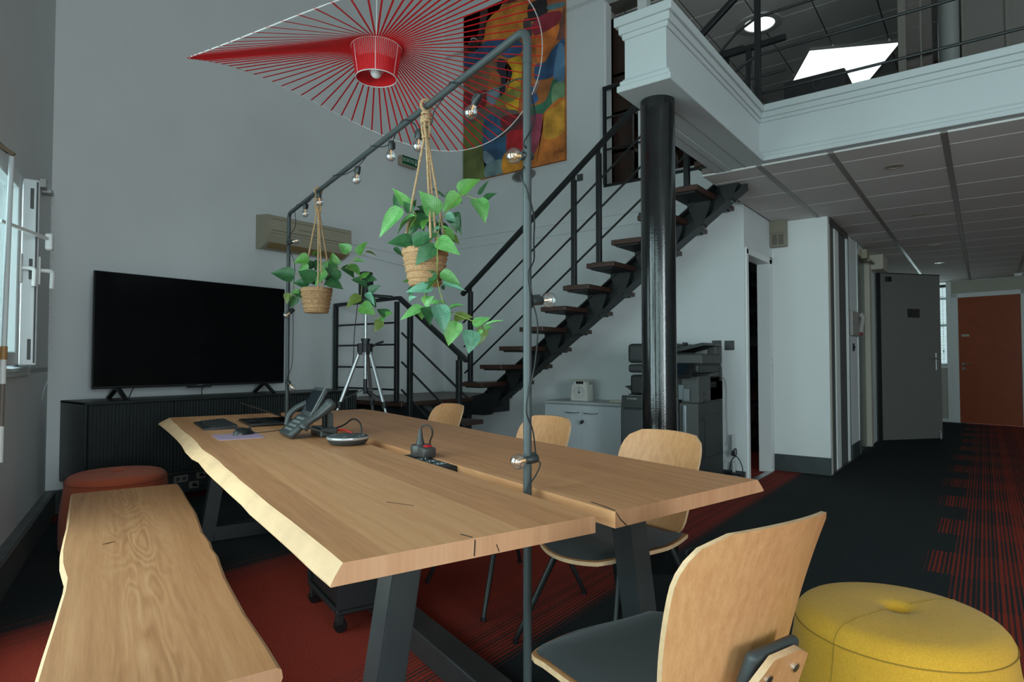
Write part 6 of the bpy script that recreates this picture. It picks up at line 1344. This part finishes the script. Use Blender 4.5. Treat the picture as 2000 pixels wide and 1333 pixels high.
# handset cradled along the right-hand side of the phone, nearer to the camera
b = MB(); hx = -0.125
hp = [(hx, 0.045, 0.052), (hx, 0.02, 0.082), (hx, -0.03, 0.115), (hx, -0.075, 0.152), (hx, -0.10, 0.178)]
b.tube(smooth_path(hp, 6), 0.02, 12, radii=[0.023, 0.024, 0.024, 0.023, 0.021, 0.02, 0.019, 0.019, 0.019, 0.019, 0.019, 0.020, 0.021, 0.022, 0.023, 0.025, 0.026, 0.027, 0.028, 0.029, 0.0295, 0.0295, 0.029, 0.027, 0.022][:25]); b.build('handset', PHG, dp, True)
b = MB(); b.tube(smooth_path([(hx + 0.01, 0.05, 0.070), (hx + 0.01, 0.02, 0.098), (hx + 0.01, -0.02, 0.120)], 5), 0.006, 8); b.build('chrome_strip', CHROME, dp, True)
b = MB(); b.tube(smooth_path([(0.12, 0.06, 0.05), (0.13, 0.045, 0.10), (0.13, 0.01, 0.135), (0.12, -0.04, 0.16)], 5), 0.015, 10); b.build('side_arm', PHG, dp, True)
b = MB(); b.bar((-0.03, 0.02, 0.055), (-0.03, -0.14, 0.004), 0.14, 0.010); b.build('stand_plate', PHG, dp)
b = MB(); b.box((-0.10, -0.135, 0.0), (0.08, -0.05, 0.045), 0.006, 1); b.build('stand_base', PHG, dp)
b = MB(); b.box((-0.06, -0.125, 0.04), (-0.045, -0.095, 0.115), 0.003, 1).box((-0.005, -0.13, 0.04), (0.02, -0.09, 0.12), 0.003, 1); b.build('stand_post', PHG, dp)
b = MB(); b.tube(smooth_path([(-0.02, -0.135, 0.03), (-0.05, -0.18, 0.05), (-0.11, -0.21, 0.085), (-0.19, -0.22, 0.065), (-0.215, -0.215, 0.0)], 6), 0.0042, 8); b.build('black_cable', CORD, dp, True)
b = MB(); b.tube(smooth_path([(-0.03, -0.115, 0.012), (-0.06, -0.135, 0.028), (-0.10, -0.17, 0.030), (-0.135, -0.20, 0.012), (-0.14, -0.215, -0.03)], 6), 0.0055, 8); b.build('red_cable', mat('red_cable', (0.55, 0.03, 0.02), 0.4), dp, True)
# conference speaker
sk = thing('speakerphone', 'round grey conference speaker with a silver band on the table', 'speaker', W(1.62, 0.555, ZT), TA)
b = MB(); b.lathe([(0.0, 0.001), (0.070, 0.001), (0.082, 0.007), (0.0925, 0.022), (0.094, 0.026)], 48, capb=False, capt=False); b.build('base', PLASTG, sk, True)
MB().lathe([(0.0935, 0.0255), (0.095, 0.028), (0.094, 0.035), (0.091, 0.037)], 48, capb=False, capt=False).build('band', mat('silver_band', (0.60, 0.62, 0.63), 0.25, metal=0.6), sk, True)
MB().lathe([(0.0915, 0.0365), (0.085, 0.0405), (0.0, 0.0425)], 48, capb=False, capt=False).build('top', mat('speaker_mesh', (0.060, 0.068, 0.070), 0.6, noise=0.3, scale=300), sk, True)
b = MB()
for a, r in ((0.6, 0.07), (1.0, 0.07), (2.6, 0.07), (3.6, 0.07), (4.0, 0.07), (4.4, 0.07)): b.cyl((r * cos(a), r * sin(a), 0.0405), (r * cos(a), r * sin(a), 0.0425), 0.006, n=12)
stuff(b.build('touch_buttons', PHL, sk))
# power module in the slot and the plug-in adapter on it
pm = thing('power_module', 'black power socket module let into the slot of the table', 'socket', W(1.02, 0.669, 0.735), TA)
MB().box((-0.175, -0.033, -0.06), (0.175, 0.033, 0.018), 0.003, 1).build('housing', PLAST, pm)
for x in (-0.10, -0.03, 0.04):
    so = MB().lathe([(0.026, 0.018), (0.0265, 0.0195), (0.022, 0.0195), (0.020, 0.0185), (0.0, 0.0183)], 24, (x, 0, 0), capb=False, capt=False).build('socket', mat('socket_ring', (0.10, 0.12, 0.13), 0.3), pm, True)
    MB().cyl((x, 0.008, 0.0184), (x, 0.008, 0.0200), 0.003, n=8).cyl((x, -0.008, 0.0184), (x, -0.008, 0.0200), 0.003, n=8).build('contacts', CHROME, so)
ad = thing('plug_adapter', 'dark grey multi-plug adapter with a red switch standing on the socket module', 'adapter', W(1.115, 0.690, 0.7545), TA)
b = MB(); b.lathe([(0.0, 0.0), (0.040, 0.0), (0.043, 0.004), (0.043, 0.038), (0.040, 0.044), (0.0, 0.044)], 30, (0.012, 0, 0), capb=False, capt=False).box((-0.075, -0.025, 0.002), (0.0, 0.030, 0.042), 0.008, 2); b.build('body', mat('adapter_grey', (0.05, 0.045, 0.042), 0.4), ad, True)
MB().box((-0.062, -0.012, 0.040), (-0.030, 0.012, 0.049), 0.002, 1).build('red_switch', mat('switch_red', (0.45, 0.01, 0.015), 0.4), ad)
b = MB(); b.lathe([(0.018, 0.043), (0.017, 0.05), (0.010, 0.075), (0.0085, 0.095), (0.006, 0.105)], 18, (0.022, 0, 0)); b.build('plug', PLASTG, ad, True)
b = MB(); b.tube(smooth_path([(0.022, 0, 0.10), (0.018, -0.006, 0.117), (-0.004, -0.018, 0.122), (-0.022, -0.028, 0.112), (-0.018, -0.034, 0.085), (0.008, -0.036, 0.05), (0.018, -0.046, 0.002)], 6), 0.0032, 8); b.build('cable', CORD, ad, True)

# ================================================================== AROUND THE ROOM
tp = thing('tripod', 'silver camera tripod with a black head standing in front of the stair landing', 'tripod', (-3.96, 3.27, 0))
AX = Vector((0, 0, 1))
MB().cyl((0, 0, 0.98), (0, 0, 1.62), 0.0115, n=16).build('centre_column', ALU, tp, True)
b = MB(); b.cyl((0, 0, 1.20), (0, 0, 1.29), 0.030, n=16).cyl((0, 0, 1.29), (0, 0, 1.31), 0.036, n=16)
for k in range(3):
    a = radians(245 + 120 * k); b.box((-0.018, -0.02, -0.045), (0.018, 0.02, 0.045), 0.004, 1, Matrix.Translation((0.045 * cos(a), 0.045 * sin(a), 1.225)) @ Matrix.Rotation(a, 4, 'Z'))
b.build('collar', PLAST, tp, True)
b = MB(); b.tube([(0.03, 0.03, 1.24), (0.07, 0.06, 1.27), (0.12, 0.08, 1.285)], 0.009, 8); b.build('crank', PLAST, tp, True)
for k in range(3):
    a = radians(245 + 120 * k); d = Vector((cos(a), sin(a), 0)); t0 = d * 0.05 + AX * 1.20; t1 = d * 0.205 + AX * 0.78; t2 = d * 0.46 + AX * 0.012
    lg = MB().cyl(t0, t1, 0.0155, n=12).build('leg', ALU, tp, True)
    t2 = t1 + (t1 - t0).normalized() * ((t1.z - 0.012) / -(t1 - t0).normalized().z)
    MB().cyl(t1, t2, 0.0115, n=12).build('lower_leg', ALU, lg, True)
    MB().cyl(t1 + AX * 0.03, t1 - AX * 0.02, 0.022, n=12).build('clamp', PLAST, lg, True)
    MB().cyl(t2 + AX * 0.03, t2 - AX * 0.012, 0.015, n=12).build('foot_cap', PLAST, lg, True)
    MB().bar(AX * 0.90 + d * 0.01, d * 0.175 + AX * 0.83, 0.010, 0.006).build('brace', PLAST, tp)
MB().cyl((0, 0, 0.865), (0, 0, 0.985), 0.016, n=12).build('brace_hub', PLAST, tp, True)
b = MB(); b.box((-0.03, -0.03, 1.60), (0.03, 0.03, 1.66), 0.008, 2).box((-0.05, -0.04, 1.66), (0.05, 0.04, 1.80), 0.012, 2).box((-0.03, -0.05, 1.80), (0.05, 0.03, 1.845), 0.008, 2); b.build('head', PLAST, tp, True)
b = MB(); b.cyl((0.02, 0.02, 1.66), (0.20, 0.10, 1.635), 0.012, 0.017, 12); b.build('pan_handle', PLAST, tp, True)
b = MB(); b.tube(smooth_path([(-0.04, -0.04, 1.66), (-0.09, -0.04, 1.35), (-0.13, -0.02, 1.12), (-0.22, 0.0, 0.9), (-0.25, 0.0, 0.5), (-0.25, 0.02, 0.004)], 6), 0.0035, 6); b.build('cable', CORD, tp)
# under-table things
bn = thing('waste_bin', 'black round waste bin on the carpet behind the second table leg', 'bin', W(0.62, 1.86, 0.0))
b = MB(); b.lathe([(0.0, 0.002), (0.105, 0.002), (0.13, 0.28), (0.135, 0.285), (0.125, 0.285), (0.102, 0.012), (0.0, 0.012)], 36, capb=False, capt=False); b.build('bucket', PLAST, bn, True)
MB().tube([(0.132 * cos(a), 0.132 * sin(a), 0.285) for a in [2 * pi * k / 36 for k in range(36)]], 0.006, 8, True).build('rim', PLAST, bn, True)
rc = thing('computer_cart', 'black wheeled computer stand under the near end of the table', 'stand', W(1.62, 0.55, 0), TA)
b = MB(); b.box((-0.22, -0.11, 0.075), (0.22, 0.11, 0.10), 0.006, 1).box((-0.22, -0.11, 0.10), (-0.21, 0.11, 0.22)).box((0.21, -0.11, 0.10), (0.22, 0.11, 0.22)); b.build('tray', PLAST, rc)
MB().box((-0.19, -0.095, 0.101), (0.19, 0.095, 0.50), 0.006, 1).build('computer_case', PLAST, rc)
for x in (-0.19, 0.19):
    for y in (-0.085, 0.085):
        b = MB(); b.cyl((x - 0.012, y, 0.028), (x + 0.012, y, 0.028), 0.028, n=20); w2 = b.build('castor', mat('castor_black', (0.012, 0.012, 0.013), 0.25), rc, True)
        MB().box((x - 0.016, y - 0.012, 0.03), (x + 0.016, y + 0.02, 0.076), 0.004, 1).build('fork', PLAST, w2)
# wall sockets in the plinth under the sideboard
for k, (y, z, lab) in enumerate(((2.535, 0.128, 'pale double wall socket under the sideboard beside the orange pouf'), (2.705, 0.138, 'pale wall socket with a plugged lead, nearer to the table leg'), (2.645, 0.062, 'lower pale wall socket under the sideboard with a white lead'))):
    t = thing('wall_socket', lab, 'socket', (XT + 0.0585, y, z)); w_ = 0.058 if k == 0 else 0.042
    MB().box((0, -w_, -0.030), (0.009, w_, 0.030), 0.003, 1).build('plate', mat('socket_cream', (0.34, 0.33, 0.29), 0.5), t)
    for y_ in ((-0.027, 0.027) if k == 0 else (0.0,)):
        MB().cyl((0.009, y_, 0), (0.0105, y_, 0), 0.018, n=18).build('well', mat('socket_well', (0.10, 0.095, 0.085), 0.5), t)
    if k: 
        b = MB(); b.box((0.010, -0.012, -0.012), (0.04, 0.012, 0.012), 0.003, 1).tube(smooth_path([(0.035, 0.0, -0.005), (0.055, 0.04, -0.01), (0.05, 0.12, -0.03), (0.03, 0.20, -0.04)], 5), 0.004, 6); b.build('plug_lead', PLAST, t)
# window furniture: bead chain, opener rod, stay arm
cn = thing('blind_chain', 'white bead chain hanging beside the open window', 'chain', tuple(on_lw(0.34, 0.05, 2.28)))
o_ = Vector(cn.location)
def cw(s, off, z): return on_lw(s, off, z) - o_
b = MB()
for k in range(74):
    z = 2.27 - k * 0.0145; b.sphere(cw(0.44, 0.052, z), 0.0042, 8)
    if k % 2: pass
for k in range(72): b.sphere(cw(0.425, 0.058, 2.265 - k * 0.0145), 0.0036, 6)
stuff(b.build('beads', WHITEM, cn, True))
b = MB(); b.box((0.40, 0.0, 2.27), (0.50, 0.06, 2.30), 0.004, 1, Matrix.Translation(-o_) @ MLW).box((0.55, 0.0, 2.285), (0.60, 0.04, 2.345), 0.003, 1, Matrix.Translation(-o_) @ MLW); b.build('bracket', mat('bracket_steel', (0.35, 0.36, 0.35), 0.4, metal=0.5), cn)
b = MB(); b.tube(smooth_path([cw(0.43, 0.054, 1.20), cw(0.40, 0.06, 1.05), cw(0.44, 0.03, 0.93), cw(0.40, 0.02, 0.86)], 5), 0.0018, 5); b.build('cord', WHITEM, cn)
rd2 = thing('opener_rod', 'white window opener rod with a bronze joint at the left edge', 'rod', tuple(on_lw(2.0, 0.075, 2.12)))
o_ = Vector(rd2.location)
b = MB(); b.cyl(cw(2.00, 0.075, 2.10), cw(2.10, 0.080, 1.20), 0.011, n=14); b.build('rod', ALUW, rd2, True)
b = MB(); b.cyl(cw(2.10, 0.080, 1.20), cw(2.107, 0.080, 1.14), 0.014, n=12); b.build('joint', mat('bronze_joint', (0.36, 0.19, 0.06), 0.4), rd2, True)
b = MB(); b.cyl(cw(2.107, 0.080, 1.14), cw(2.115, 0.081, 1.03), 0.012, n=12).cyl(cw(2.128, 0.081, 0.84), cw(2.140, 0.082, 0.68), 0.012, n=12); b.build('lower_rod', WHITEM, rd2, True)
b = MB(); b.cyl(cw(2.115, 0.081, 1.03), cw(2.128, 0.081, 0.84), 0.010, n=12); b.build('grip', mat('brown_grip', (0.16, 0.13, 0.11), 0.5), rd2, True)
b = MB(); b.bar(cw(2.0, 0.01, 2.16), cw(2.0, 0.085, 2.11), 0.02, 0.018).bar(cw(2.05, 0.012, 2.16), cw(1.93, 0.05, 2.14), 0.012, 0.02); b.build('bracket', mat('rusty_bracket', (0.16, 0.11, 0.07), 0.6), rd2)
sy = thing('stay_arm', 'white stay arm holding the window sash open', 'arm', tuple(on_lw(1.9, 0.05, 1.80)))
o_ = Vector(sy.location)
b = MB(); b.bar(cw(1.95, 0.03, 1.80), cw(1.50, 0.165, 1.80), 0.014, 0.016); b.build('arm', WHITEM, sy); MB().box((1.47, 0.15, 1.74), (1.52, 0.185, 1.83), 0.006, 1, Matrix.Translation(-o_) @ MLW).build('end_block', WHITEM, sy)
